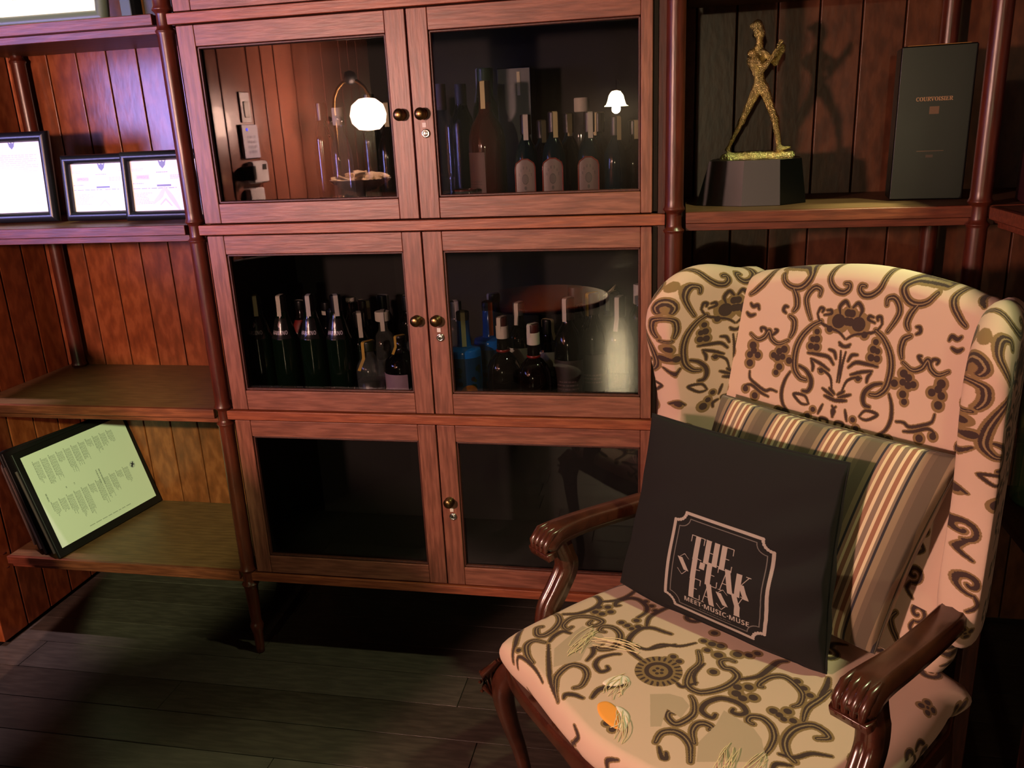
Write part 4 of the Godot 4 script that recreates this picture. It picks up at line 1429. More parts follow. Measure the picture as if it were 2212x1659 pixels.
# ---------------------------------------------------------------- bottles behind the glass doors
const PROFILES := {
	"straight": [[0, 0], [0.92, 0], [1, 0.015], [1, 0.6], [0.95, 0.66], [0.55, 0.75], [0.38, 0.79], [0.35, 0.84], [0.35, 0.96], [0, 0.965]],
	"cone": [[0, 0], [0.95, 0], [1, 0.02], [1, 0.59], [0.985, 0.605], [0.86, 0.64], [0.62, 0.76], [0.5, 0.8], [0.48, 0.83], [0.4, 0.86], [0.37, 0.97], [0, 0.975]],
	"round": [[0, 0], [0.9, 0], [1, 0.02], [1, 0.5], [0.98, 0.56], [0.9, 0.63], [0.74, 0.69], [0.5, 0.74], [0.36, 0.78], [0.33, 0.84], [0.33, 0.97], [0, 0.975]],
	"onion": [[0, 0], [0.86, 0], [0.96, 0.03], [1, 0.2], [1, 0.34], [0.93, 0.44], [0.76, 0.52], [0.52, 0.575], [0.36, 0.6], [0.33, 0.62], [0.36, 0.66], [0.35, 0.72], [0.3, 0.76], [0.28, 0.97], [0, 0.975]],
	"sharp": [[0, 0], [0.95, 0], [1, 0.015], [1, 0.57], [0.985, 0.6], [0.93, 0.615], [0.48, 0.63], [0.42, 0.64], [0.4, 0.7], [0.36, 0.96], [0, 0.965]],
	"slim": [[0, 0], [0.92, 0], [1, 0.015], [1, 0.66], [0.9, 0.73], [0.62, 0.79], [0.5, 0.83], [0.46, 0.97], [0, 0.975]],
	"jar": [[0, 0], [0.95, 0], [1, 0.03], [1, 0.78], [0.9, 0.86], [0.82, 0.88], [0.82, 0.97], [0, 0.975]],
}

func profile_at(kind: String, r: float, h: float, y0 := 0.0, y1 := 1.0, grow := 0.0) -> Array:
	var out := []
	for q in PROFILES[kind]:
		if q[1] >= y0 - 1e-6 and q[1] <= y1 + 1e-6:
			out.append(Vector2(q[0] * r + grow if q[0] > 0 else 0.0, q[1] * h))
	return out

func radius_at(kind: String, t: float) -> float:
	var pr: Array = PROFILES[kind]
	for k in range(pr.size() - 1, 0, -1):
		if pr[k - 1][1] <= t and t <= pr[k][1] and pr[k - 1][0] > 0:
			return lerpf(pr[k - 1][0], pr[k][0], (t - pr[k - 1][1]) / maxf(pr[k][1] - pr[k - 1][1], 1e-5))
	return pr[-2][0]

# paper wrapped round the front of a bottle from height t0 to t1, over an arc of degrees
func wrap_label(kind: String, r: float, h: float, t0: float, t1: float, deg: float, face := 0.0, top_round := 0.0) -> B:
	var rows := []
	for i in 9:
		var t := lerpf(t0, t1, i / 8.0)
		var row := PackedVector3Array()
		var rr := radius_at(kind, t) * r + 0.0007
		var half := deg / 2.0
		if top_round > 0 and i > 5:
			half *= sqrt(maxf(1.0 - pow((i - 5) / 3.0, 2) * top_round, 0.02))
		for j in 13:
			var a := deg_to_rad(90.0 + face - half + 2.0 * half * j / 12.0)
			row.append(Vector3(cos(a) * rr, t * h, sin(a) * rr))
		rows.append(row)
	# j runs from the viewer's right to the left: turn the texture round
	var b := B.new().patch(rows, false, 0, Vector3(0, 0, 1))
	for i in b.uv.size():
		b.uv[i].x = 1.0 - b.uv[i].x
	return b

# duty strip folded over the cap and down both sides of the neck
func duty_strip(kind: String, r: float, h: float, cap_r: float, top: float, down: float, face: float, w := 0.011) -> B:
	var path := []
	var d := Vector3(sin(deg_to_rad(face)), 0, cos(deg_to_rad(face)))
	for q in [[-1.0, top - down * 0.4], [-1.0, top - 0.002]]:
		path.append(d * (cap_r + 0.001) * q[0] + Vector3.UP * q[1])
	path.append(-d * (cap_r - 0.002) + Vector3.UP * (top + 0.0012))
	path.append(d * (cap_r - 0.002) + Vector3.UP * (top + 0.0012))
	path.append(d * (cap_r + 0.0012) + Vector3.UP * (top - 0.002))
	path.append(d * (cap_r + 0.0014) + Vector3.UP * (top - down * 0.6))
	path.append(d * (maxf(radius_at(kind, (top - down) / h) * r, cap_r) + 0.0016) + Vector3.UP * (top - down))
	var sec := PackedVector2Array([Vector2(-w / 2, -0.0003), Vector2(w / 2, -0.0003), Vector2(w / 2, 0.0003), Vector2(-w / 2, 0.0003)])
	var rows := []
	var side := d.cross(Vector3.UP)
	for i in path.size():
		var t: Vector3 = (path[mini(i + 1, path.size() - 1)] - path[maxi(i - 1, 0)]).normalized()
		var o := side.cross(t)
		var row := PackedVector3Array()
		for p in sec:
			row.append(path[i] + side * p.x + o * p.y)
		rows.append(row)
	return B.new().patch(rows, true)

func bottle(label: String, group: String, at: Vector3, kind: String, r: float, h: float, glass: Material, cap: Material, cap_h := 0.16, cap_r := 0.015, strip: Material = null, face := 10.0, down := 0.055, called := "bottle") -> Node3D:
	var o := thing(called, label, "bottle", at, 0.0, group)
	part("glass", B.new().lathe(profile_at(kind, r, h), 28), glass, o)
	if cap:
		var c0 := h * (1.0 - cap_h)
		part("cap", B.new().lathe([Vector2(cap_r * 0.9, c0), Vector2(cap_r, c0 + 0.002), Vector2(cap_r, h - 0.002), Vector2(cap_r * 0.92, h), Vector2(cap_r * 0.92, h), Vector2(0, h)], 20), cap, o)
	if strip:
		part("duty_strip", duty_strip(kind, r, h, cap_r if cap else r * 0.36, h, down, face), strip, o)
	return o

func label_img(w: int, h: int, ground: Color, ink: Color, word: String, lines: int, sd: int, word_y := 0.3) -> StandardMaterial3D:
	var im := new_img(w, h, ground)
	if word != "":
		ink_text(im, word, Rect2(w * 0.12, h * word_y, w * 0.76, h * 0.14), ink, "Droid Serif", true)
	if lines > 0:
		ink_words(im, Rect2(w * 0.15, h * (word_y + 0.24), w * 0.7, h * 0.3), lines, ink.lerp(ground, 0.45), sd, true)
	return printed(im, 0.6)

func build_bottles() -> void:
	var white := plain(Color(0.68, 0.66, 0.62), 0.7)
	var cream := plain(Color(0.72, 0.68, 0.52), 0.7)
	var yellow := plain(Color(0.62, 0.5, 0.16), 0.6)
	var black := plain(Color(0.03, 0.03, 0.032), 0.3)
	var green := plain(Color(0.02, 0.075, 0.035), 0.06)
	var dark_green := plain(Color(0.015, 0.04, 0.025), 0.06)
	var brown := plain(Color(0.06, 0.03, 0.022), 0.08)
	var inky := plain(Color(0.014, 0.014, 0.016), 0.05)
	var clear := glassy(Color(0.6, 0.63, 0.6), 0.07)
	var teal := plain(Color(0.02, 0.1, 0.125), 0.06)
	var blue := plain(Color(0.05, 0.34, 0.66), 0.12)
	var F := 0.731
	var U := 1.2055
	# four green bottles with a fan-shaped label on the shoulder
	var fan := new_img(256, 200, Color(0.1, 0.1, 0.1))
	var lilac := Color(0.74, 0.7, 0.74)
	ink_poly(fan, PackedVector2Array([Vector2(128, 20), Vector2(142, 40), Vector2(150, 72), Vector2(128, 92), Vector2(106, 72), Vector2(114, 40)]), Color(0.6, 0.5, 0.52))
	ink_line(fan, [Vector2(112, 60), Vector2(128, 84), Vector2(150, 50)], 5, 9, lilac)
	ink_text(fan, "HARDINO", Rect2(22, 118, 212, 40), lilac, "Droid Sans", true)
	var fan_m := printed(fan, 0.2)
	var where := ["leftmost of the four", "second from the left among the four", "third from the left among the four", "rightmost of the four"]
	for k in 4:
		var x: float = [-0.5, -0.429, -0.35, -0.277][k]
		var o := bottle(where[k] + " green bottles with fan-shaped shoulder labels", "green bottles with shoulder labels", Vector3(x, F, -0.11), "cone", 0.034, 0.277, green, black, 0.2, 0.0145, white if k != 0 else cream, [22.0, 4.0, 12.0, 28.0][k], 0.052)
		part("shoulder_label", wrap_label("cone", 0.034, 0.277, 0.605, 0.79, 105.0), fan_m, o)
	# behind them
	var g := "assorted bottles behind the lower left glass door"
	bottle("squat dark green bottle with a small yellowed strip behind the leftmost green pair", g, Vector3(-0.473, F, -0.185), "straight", 0.028, 0.211, dark_green, black, 0.16, 0.013, cream, 40.0, 0.06)
	var rl := bottle("dark capped bottle with a red and white neck band behind the second green bottle", g, Vector3(-0.437, F, -0.24), "slim", 0.032, 0.237, brown, black, 0.1, 0.0165, white, 70.0, 0.02)
	part("neck_band", B.new().lathe([Vector2(0.0168, 0.196), Vector2(0.019, 0.19), Vector2(0.026, 0.166), Vector2(0.027, 0.16)].map(func(p): return p) if false else [Vector2(0.0335, 0.14), Vector2(0.0335, 0.152), Vector2(0.0335, 0.152), Vector2(0.0305, 0.172), Vector2(0.022, 0.186)], 20), plain(Color(0.42, 0.07, 0.05), 0.5), rl)
	part("neck_ring", B.new().lathe([Vector2(0.034, 0.138), Vector2(0.0345, 0.151), Vector2(0.034, 0.153)], 20), white, rl)
	var db := bottle("dark capped bottle with a pale neck ring behind the third green bottle", g, Vector3(-0.37, F, -0.26), "slim", 0.03, 0.228, inky, black, 0.12, 0.0155)
	part("neck_ring", B.new().lathe([Vector2(0.0158, 0.194), Vector2(0.016, 0.204), Vector2(0.0155, 0.205)], 20), white, db)
	bottle("dark green bottle whose strip hangs beside the rightmost fan label", g, Vector3(-0.3255, F, -0.185), "straight", 0.03, 0.223, dark_green, black, 0.16, 0.0145, white, 34.0, 0.062)
	bottle("dark green bottle with a long torn strip to the right of the fan-label row", g, Vector3(-0.2365, F, -0.155), "straight", 0.028, 0.222, dark_green, black, 0.18, 0.015, white, 26.0, 0.064)
	bottle("dark bottle with a broad pale neck wrapper behind the rightmost fan label", g, Vector3(-0.302, F, -0.27), "slim", 0.029, 0.239, inky, white, 0.14, 0.0135)
	bottle("tall brown bottle with a square cap and thin strip", g, Vector3(-0.252, F, -0.237), "slim", 0.028, 0.237, brown, plain(Color(0.1, 0.05, 0.04), 0.3), 0.2, 0.0165, cream, 60.0, 0.05)
	bottle("dark purple bottle with a narrow strip at the back left of the centre stile", g, Vector3(-0.22, F, -0.3), "slim", 0.028, 0.239, plain(Color(0.05, 0.02, 0.035), 0.1), black, 0.22, 0.015, white, 80.0, 0.04)
	bottle("clear round-shouldered bottle with a fat white cap", g, Vector3(-0.188, F, -0.2), "round", 0.034, 0.215, clear, white, 0.12, 0.02, white, 15.0, 0.05)
	bottle("tall dark bottle at the back behind the left centre knob", g, Vector3(-0.143, F, -0.28), "slim", 0.03, 0.24, inky, black, 0.2, 0.015, cream, 45.0, 0.045)
	var cg := bottle("short clear bottle with a green cap and a long yellow and red strip", g, Vector3(-0.19, F, -0.085), "round", 0.036, 0.162, clear, plain(Color(0.05, 0.1, 0.03), 0.4), 0.15, 0.017, yellow, -30.0, 0.07)
	part("liquor", B.new().lathe([Vector2(0, 0.004), Vector2(0.034, 0.005), Vector2(0.0345, 0.06), Vector2(0, 0.061)], 24), plain(Color(0.05, 0.035, 0.02), 0.3), cg)
	var bk := bottle("broad black bottle with a lavender label beside the lower left centre stile", g, Vector3(-0.112, F, -0.11), "round", 0.046, 0.171, inky, black, 0.2, 0.014, yellow, -40.0, 0.045)
	part("label", wrap_label("round", 0.046, 0.171, 0.04, 0.46, 110.0, 22.0), label_img(128, 128, Color(0.46, 0.38, 0.43), Color(0.36, 0.29, 0.35), "", 5, 3), bk)
	bottle("dark bottle with a yellowed cap half behind the left centre stile", g, Vector3(-0.098, F, -0.21), "straight", 0.032, 0.192, clear, yellow, 0.14, 0.0155)
	# lower right compartment
	var g2 := "assorted bottles behind the lower right glass door"
	bottle("clear bottle with a strip in the left corner behind the blue bottles", g2, Vector3(0.012, F, -0.21), "slim", 0.03, 0.239, clear, plain(Color(0.1, 0.12, 0.11), 0.4), 0.2, 0.0155, white, 25.0, 0.05)
	var fl := new_img(256, 256, Color(0.03, 0.17, 0.3))
	rng.seed = 12
	for k in 26:
		ink_disc(fl, Vector2(rng.randf() * 256, rng.randf() * 190), rng.randf_range(8, 22), [Color(0.05, 0.12, 0.06), Color(0.1, 0.05, 0.05), Color(0.13, 0.16, 0.04)][k % 3])
	ink_disc(fl, Vector2(165, 190), 46, Color(0.45, 0.26, 0.04))
	ink_disc(fl, Vector2(160, 195), 26, Color(0.55, 0.36, 0.07))
	var fl_m := printed(fl, 0.35)
	for k in 2:
		var o := bottle(["front bright blue bottle with a floral wrap", "second bright blue bottle, set back behind the floral front one"][k], "bright blue bottles", [Vector3(0.062, F, -0.088), Vector3(0.108, F, -0.172)][k], "sharp", 0.041, [0.238, 0.245][k], blue, plain(Color(0.1, 0.1, 0.1), 0.5), 0.09, 0.0165, [cream, plain(Color(0.55, 0.25, 0.1), 0.6)][k], [16.0, 30.0][k], 0.085)
		part("wrap", wrap_label("sharp", 0.041, 0.24, 0.03, 0.53, 170.0, 0.0), fl_m, o)
	bottle("pale grey-blue bottle behind the second bright blue bottle", g2, Vector3(0.1, F, -0.275), "slim", 0.032, 0.246, plain(Color(0.16, 0.22, 0.32), 0.2), black, 0.1, 0.016, white, -50.0, 0.05)
	var wax := plain(Color(0.22, 0.035, 0.04), 0.4)
	for k in 2:
		var h: float = [0.221, 0.21][k]
		var o := bottle(["left of two dark onion-shaped bottles with red and white necks", "right of two dark onion-shaped bottles with red and white necks"][k], "onion-shaped bottles with red necks", [Vector3(0.157, F, -0.103), Vector3(0.239, F, -0.075)][k], "onion", 0.043, h, plain(Color(0.035, 0.014, 0.014), 0.05), wax, 0.1, 0.0145, white, [-20.0, -34.0][k], 0.03)
		part("neck_label", B.new().lathe([Vector2(0.0152, h * 0.76), Vector2(0.0158, h * 0.765), Vector2(0.0158, h * 0.9), Vector2(0.015, h * 0.902)], 20), white, o)
		part("neck_ring", B.new().lathe([Vector2(0.0158, h * 0.605), Vector2(0.0176, h * 0.612), Vector2(0.0176, h * 0.628), Vector2(0.016, h * 0.634)], 20), plain(Color(0.4, 0.04, 0.04), 0.35), o)
		if k == 1:
			part("label", wrap_label("onion", 0.043, h, 0.02, 0.17, 100.0, 10.0), label_img(128, 64, Color(0.5, 0.46, 0.44), Color(0.3, 0.26, 0.26), "", 3, 5), o)
	var dt := bottle("tall dark bottle with a ridged white neck paper and white label behind the onion bottles", g2, Vector3(0.181, F, -0.205), "straight", 0.036, 0.236, inky, plain(Color(0.2, 0.22, 0.22), 0.4), 0.14, 0.0155, white, -14.0, 0.056)
	part("label", wrap_label("straight", 0.036, 0.236, 0.2, 0.52, 150.0), label_img(128, 128, Color(0.6, 0.62, 0.58), Color(0.2, 0.2, 0.2), "", 4, 6), dt)
	var wn := bottle("wine bottle with a large cream label right of the onion bottles", g2, Vector3(0.262, F, -0.162), "straight", 0.037, 0.201, inky, black, 0.18, 0.0145, cream, 60.0, 0.05)
	var wl := new_img(128, 160, Color(0.7, 0.69, 0.58))
	wl.fill_rect(Rect2i(0, 104, 128, 3), Color(0.2, 0.19, 0.16))
	ink_words(wl, Rect2(20, 64, 90, 20), 3, Color(0.5, 0.48, 0.4), 21, true)
	part("label", wrap_label("straight", 0.037, 0.201, 0.14, 0.62, 150.0, 8.0), printed(wl, 0.7), wn)
	for k in 2:
		var o := bottle(["glossy black round-shouldered bottle with a white printed strip", "glossy black bottle with a gilt and white cap top"][k], "round-shouldered black bottles", [Vector3(0.321, F, -0.111), Vector3(0.375, F, -0.172)][k], "round", 0.037, 0.266, inky, plain(Color(0.07, 0.04, 0.05), 0.35), 0.2, 0.0165, [white, yellow][k], [-24.0, -48.0][k], 0.056)
		part("label", wrap_label("round", 0.037, 0.266, 0.08, 0.44, 130.0), label_img(128, 128, Color(0.09, 0.035, 0.035), Color(0.4, 0.33, 0.33), "", 3, 8 + k), o)
	bottle("dark bottle with a purple cap behind the first black round-shouldered bottle", g2, Vector3(0.325, F, -0.225), "slim", 0.033, 0.272, inky, plain(Color(0.13, 0.06, 0.1), 0.4), 0.16, 0.019)
	var tg := bottle("clear bottle with a maroon neck and a loose tied tag", g2, Vector3(0.415, F, -0.245), "round", 0.036, 0.254, clear, plain(Color(0.14, 0.03, 0.06), 0.5), 0.24, 0.02, cream, -20.0, 0.045)
	part("tie", B.new().tube([Vector3(-0.018, 0.245, 0.012), Vector3(0.0, 0.262, 0.02), Vector3(0.012, 0.272, 0.006), Vector3(0.004, 0.258, -0.01)], 0.002, 6), cream, tg)
	var ct := bottle("tall clear bottle with a folded white strip at the right of the lower door", g2, Vector3(0.444, F, -0.118), "round", 0.037, 0.267, clear, plain(Color(0.05, 0.05, 0.05), 0.3), 0.18, 0.016, white, -16.0, 0.08)
	bottle("bottle in a white neck wrapper half hidden by the right stile", g2, Vector3(0.49, F, -0.215), "slim", 0.03, 0.279, inky, white, 0.18, 0.0175)
	# upper right compartment
	var g3 := "assorted bottles behind the upper right glass door"
	bottle("pale-capped bottle nearest the upper right door's left edge", g3, Vector3(0.018, U, -0.165), "slim", 0.031, 0.296, clear, white, 0.2, 0.016)
	bottle("second pale-capped bottle, beside the upper right door's left edge", g3, Vector3(0.05, U, -0.245), "slim", 0.029, 0.298, plain(Color(0.1, 0.09, 0.1), 0.2), plain(Color(0.4, 0.36, 0.32), 0.5), 0.2, 0.0145)
	bottle("tall pale green bottle behind the red bottle's left side", g3, Vector3(0.1, U, -0.3), "slim", 0.034, 0.334, plain(Color(0.1, 0.16, 0.09), 0.1), plain(Color(0.3, 0.38, 0.24), 0.4), 0.3, 0.02, white, -60.0, 0.08)
	var rd := bottle("tall red bottle with a pale strip over its neck", g3, Vector3(0.138, U, -0.125), "round", 0.044, 0.294, plain(Color(0.2, 0.02, 0.018), 0.06), plain(Color(0.12, 0.03, 0.03), 0.4), 0.16, 0.015, cream, -6.0, 0.06)
	part("label", wrap_label("round", 0.044, 0.294, 0.06, 0.47, 75.0, 34.0), label_img(128, 192, Color(0.3, 0.17, 0.17), Color(0.12, 0.06, 0.07), "", 6, 14), rd)
	var bc := thing("bottle_carton", "dark blue tall bottle carton behind the red bottle", "box", Vector3(0.181, U, -0.3))
	part("carton", B.new().box(Vector3(0, 0.165, 0), Vector3(0.085, 0.33, 0.075), 0.003), plain(Color(0.03, 0.06, 0.16), 0.35), bc)
	part("edge_label", B.new().box(Vector3(0.012, 0.292, 0.0382), Vector3(0.008, 0.055, 0.001), 0.0003), cream, bc)
	# teal gin bottles with arched label panels
	var arch := new_img(192, 320, Color(0.34, 0.25, 0.25))
	var ak := Color(0.16, 0.09, 0.1)
	for k in 6:
		var a := PI + PI * (k + 0.5) / 6.0
		ink_text(arch, "BOMBAY"[k], Rect2(96 + cos(a) * 60 - 7, 108 + sin(a) * 58 - 8, 14, 17), ak, "Droid Serif", true)
	ink_disc(arch, Vector2(96, 122), 32, ak)
	ink_disc(arch, Vector2(96, 122), 26, Color(0.24, 0.16, 0.17))
	ink_disc(arch, Vector2(96, 176), 12, ak)
	ink_text(arch, "SAPPHIRE", Rect2(30, 200, 132, 26), ak, "Droid Serif", true)
	ink_words(arch, Rect2(40, 250, 110, 40), 3, Color(0.29, 0.2, 0.2), 16, true)
	var arch_m := printed(arch, 0.3)
	for k in 3:
		var o := bottle(["leftmost", "middle", "rightmost"][k] + " teal gin bottle with an arched reddish label panel", "teal gin bottles with arched labels", Vector3([0.238, 0.301, 0.382][k], U, -0.085), "round", 0.0265, [0.216, 0.219, 0.215][k], teal, plain(Color(0.09, 0.05, 0.05), 0.4), 0.2, 0.0125, [white, cream, white][k], [10.0, 30.0, 18.0][k], 0.055)
		part("label_panel", B.new().patch(arch_rows(0.0455, 0.116), false, 0, Vector3.BACK), arch_m, o).position = Vector3(0, 0.004, 0.0235)
		part("label_rim", B.new().tube(arch_edge(0.0455, 0.116), 0.0016, 6), plain(Color(0.45, 0.2, 0.17), 0.12), o).position = Vector3(0, 0.004, 0.0235)
	for k in 4:
		bottle(["plain teal bottle behind the leftmost arched label", "plain teal bottle behind the middle arched label", "plain teal bottle behind the rightmost arched label", "plain teal bottle right of the arched labels"][k], "plain teal gin bottles", [Vector3(0.262, U, -0.165), Vector3(0.325, U, -0.17), Vector3(0.396, U, -0.17), Vector3(0.44, U, -0.09)][k], "round", 0.0265, [0.203, 0.215, 0.214, 0.203][k], teal, plain(Color(0.06, 0.05, 0.05), 0.4), 0.2, 0.0125, cream, [30.0, 20.0, -40.0, 40.0][k], 0.05)
	bottle("tall clear bottle with a broad white cap behind the teal row", g3, Vector3(0.345, U, -0.27), "slim", 0.03, 0.252, clear, white, 0.13, 0.0185)
	bottle("small dark bottle by the upper right door's right stile", g3, Vector3(0.478, U, -0.13), "round", 0.028, 0.193, brown, black, 0.16, 0.013, cream, 30.0, 0.04)
	bottle("dark bottle with a red flank at the right edge of the upper door", g3, Vector3(0.497, U, -0.205), "round", 0.029, 0.22, plain(Color(0.12, 0.02, 0.025), 0.06), black, 0.16, 0.013)
	# low glasses in the front left corner of that compartment
	for k in 2:
		var t := thing("tumbler", ["clear tumbler in the upper right compartment's front corner", "clear tumbler with a red rim before the red bottle"][k], "tumbler", [Vector3(0.042, U, -0.07), Vector3(0.092, U, -0.07)][k], 0.0, "tumblers before the red bottle")
		part("bowl", B.new().lathe([Vector2(0, 0.006), Vector2(0.018, 0.006), Vector2(0.022, 0.0), Vector2(0.024, 0.004), Vector2(0.03, 0.085 - 0.03 * k), Vector2(0.0285, 0.085 - 0.03 * k), Vector2(0.022, 0.012), Vector2(0, 0.01)], 24), clear, t)
		part("rim", B.new().lathe([Vector2(0.0285, 0.084 - 0.03 * k), Vector2(0.0305, 0.086 - 0.03 * k), Vector2(0.0285, 0.088 - 0.03 * k)], 24), [clear, plain(Color(0.3, 0.08, 0.09), 0.2)][k], t)
	# upper left compartment: a few bottles almost lost behind the mirrored lamp
	var g4 := "bottles behind the upper left glass door"
	for k in 5:
		bottle("dim bottle number %s behind the bright mirrored lamp" % ["one"] if false else ["dim amber bottle left of the mirrored lamp", "dim bottle with pale cap left of the mirrored lamp", "dim green bottle behind the mirrored lamp", "dim bottle with pale strip behind the mirrored lamp", "dim bottle at the upper left door's centre stile"][k], g4, Vector3([-0.3, -0.24, -0.18, -0.12, -0.07][k], U, [-0.2, -0.16, -0.22, -0.17, -0.2][k]), ["slim", "round", "straight", "round", "slim"][k], 0.027, [0.27, 0.255, 0.285, 0.26, 0.275][k], [brown, clear, dark_green, brown, inky][k], [black, white, black, black, cream][k], 0.16, 0.0145, cream if k == 3 else null, 20.0)

func arch_rows(w: float, h: float) -> Array:
	var rows := []
	for i in 14:
		var t := i / 13.0
		var y := t * h
		var half := w / 2
		var k := (y - (h - half * 0.8)) / (half * 0.8)
		if k > 0:
			half *= sqrt(maxf(1.0 - k * k * 0.9, 0.0))
		var row := PackedVector3Array()
		for j in 7:
			var x := lerpf(-half, half, j / 6.0)
			row.append(Vector3(x, y, 0.0035 - 3.0 * x * x))
		rows.append(row)
	return rows

func arch_edge(w: float, h: float) -> Array:
	var rows := arch_rows(w, h)
	var out := []
	for r in rows:
		out.append(r[0])
	for k in range(rows.size() - 1, -1, -1):
		out.append(rows[k][6])
	return out

# ---------------------------------------------------------------- the wing armchair (x across, y up, z forward)
func seat_top(x: float, z: float) -> float:
	return 0.47 + 0.016 * (1.0 - pow(x / 0.34, 2)) * (1.0 - pow((z + 0.1) / 0.34, 2))

func build_armchair() -> void:
	var c := thing("wing_armchair", "worn damask wing armchair with carved open wooden arms", "armchair", Vector3(0.59, 0, 0.633), -0.7288)
	# seat
	var so := closed_spline([Vector2(-0.325, 0.125), Vector2(-0.29, 0.152), Vector2(-0.2, 0.163), Vector2(-0.1, 0.184), Vector2(0.0, 0.198), Vector2(0.1, 0.184), Vector2(0.2, 0.163), Vector2(0.29, 0.152), Vector2(0.325, 0.125), Vector2(0.333, 0.0), Vector2(0.325, -0.15), Vector2(0.306, -0.32), Vector2(0.26, -0.4), Vector2(-0.26, -0.4), Vector2(-0.306, -0.32), Vector2(-0.325, -0.15), Vector2(-0.333, 0.0)], 5)
	var sb := B.new().puff(so, func(x, y, h): return Vector3(x, 0.441 + h * 0.029 + (seat_top(x, y) - 0.47) * clampf(h, 0.0, 1.0), y), 0.1, 0.0).outward()
	for i in sb.v.size():
		var p := sb.v[i]
		var drop := maxf(seat_top(p.x, p.z) - p.y, 0.0)
		var out := Vector2(p.x, p.z + 0.1).normalized()
		sb.uv[i] = Vector2(0.5 + (p.x + out.x * drop) / 0.68, (0.26 - (p.z + out.y * drop)) / 0.68)
	part("seat", sb, P.seat_cloth, c)
	# wear: bare foam, teased wadding and loose threads
	var foam := PackedVector2Array()
	for q in closed_spline([Vector2(-0.051, 0.134), Vector2(-0.046, 0.119), Vector2(-0.026, 0.117), Vector2(-0.004, 0.128), Vector2(0.013, 0.148), Vector2(-0.004, 0.153), Vector2(-0.031, 0.149)], 4):
		foam.append(q)
	part("bare_foam", patch_on_seat(foam, 0.0022), plain(Color(0.9, 0.6, 0.25), 0.9), c)
	var wad := plain(Color(0.86, 0.82, 0.76), 0.95)
	part("wadding", patch_on_seat(closed_spline([Vector2(-0.004, 0.128), Vector2(0.013, 0.148), Vector2(0.022, 0.146), Vector2(0.014, 0.126), Vector2(0.0, 0.114), Vector2(-0.018, 0.112), Vector2(-0.026, 0.117)], 3), 0.003), wad, c)
	part("wadding", patch_on_seat(closed_spline([Vector2(-0.085, 0.091), Vector2(-0.083, 0.066), Vector2(-0.069, 0.051), Vector2(-0.055, 0.057), Vector2(-0.062, 0.08), Vector2(-0.073, 0.091)], 4), 0.0025), wad, c)
	rng.seed = 77
	var thread := plain(Color(0.85, 0.78, 0.62), 0.8)
	var bunches := [[-0.21, 0.0, -0.19, 0.075, 9], [-0.185, 0.02, -0.11, -0.02, 7], [0.16, 0.05, 0.19, 0.12, 9], [0.2, 0.03, 0.21, 0.12, 6], [-0.01, 0.125, 0.02, 0.16, 10], [-0.07, 0.06, -0.05, 0.1, 8]]
	for q in bunches:
		for k in q[4]:
			var a := Vector2(q[0] + rng.randf_range(-0.012, 0.012), q[1] + rng.randf_range(-0.012, 0.012))
			var b := Vector2(q[2] + rng.randf_range(-0.02, 0.02), q[3] + rng.randf_range(-0.012, 0.012))
			var m := a.lerp(b, 0.5) + Vector2(rng.randf_range(-0.02, 0.02), rng.randf_range(-0.014, 0.014))
			var path := []
			for t in 7:
				var s := t / 6.0
				var p: Vector2 = a.lerp(m, s).lerp(m.lerp(b, s), s)
				path.append(Vector3(p.x, seat_top(p.x, p.y) + 0.0012 + 0.003 * sin(s * PI), p.y))
			part("loose_thread", B.new().tube(path, 0.0007, 5), thread, c)
	# front rail: bowed and scalloped, a carved shell at its middle
	var path := []
	var sc := []
	for k in 33:
		var x := lerpf(-0.315, 0.315, k / 32.0)
		var a := absf(x) / 0.315
		var z := 0.15 + 0.046 * cos(x / 0.315 * PI / 2) - 0.02 * pow(a, 6)
		var drop := 0.022 + 0.024 * exp(-pow(x / 0.06, 2)) + 0.02 * pow(a, 5)
		path.append(Vector3(x, 0.416 - drop * 0.5, z - 0.012))
		sc.append(Vector2(0.024, drop * 1.35))
	part("front_rail", B.new().sweep(path, round_rect(1.0, 1.0, 0.3, 3), sc), M.chair_wood, c)
	var sh := B.new()
	for k in 7:
		var a := lerpf(-1.1, 1.1, k / 6.0)
		sh.tube([Vector3(sin(a) * 0.006, 0.402, 0.196), Vector3(sin(a) * 0.03, 0.388 - cos(a) * 0.012, 0.2), Vector3(sin(a) * 0.046, 0.385 - cos(a) * 0.03, 0.192)], [0.005, 0.0085, 0.004], 8)
	part("carved_shell", sh, M.chair_wood, c)
	for s: float in [-1.0, 1.0]:
		part("side_rail", B.new().sweep([Vector3(0.322 * s, 0.402, 0.1), Vector3(0.322 * s, 0.4, -0.1), Vector3(0.305 * s, 0.4, -0.3), Vector3(0.27 * s, 0.4, -0.4)], round_rect(0.024, 0.044, 0.006), [1.0]), M.chair_wood, c)
		# cabriole front leg
		var lp := spline([Vector3(0.31 * s, 0.425, 0.1), Vector3(0.322 * s, 0.385, 0.122), Vector3(0.33 * s, 0.335, 0.13), Vector3(0.332 * s, 0.26, 0.116), Vector3(0.33 * s, 0.18, 0.096), Vector3(0.326 * s, 0.1, 0.086), Vector3(0.328 * s, 0.05, 0.098), Vector3(0.332 * s, 0.018, 0.112)], 4)
		var rr := []
		for k in lp.size():
			var t := float(k) / (lp.size() - 1)
			rr.append(lerpf(0.026, 0.0135, smoothstep(0.05, 0.7, t)) + 0.009 * smoothstep(0.82, 0.98, t))
		part("leg", B.new().tube(lp, rr, 14, Vector3(0, 0.1, 1)), M.chair_wood, c)
		# acanthus carving on the knee
		var kn := B.new()
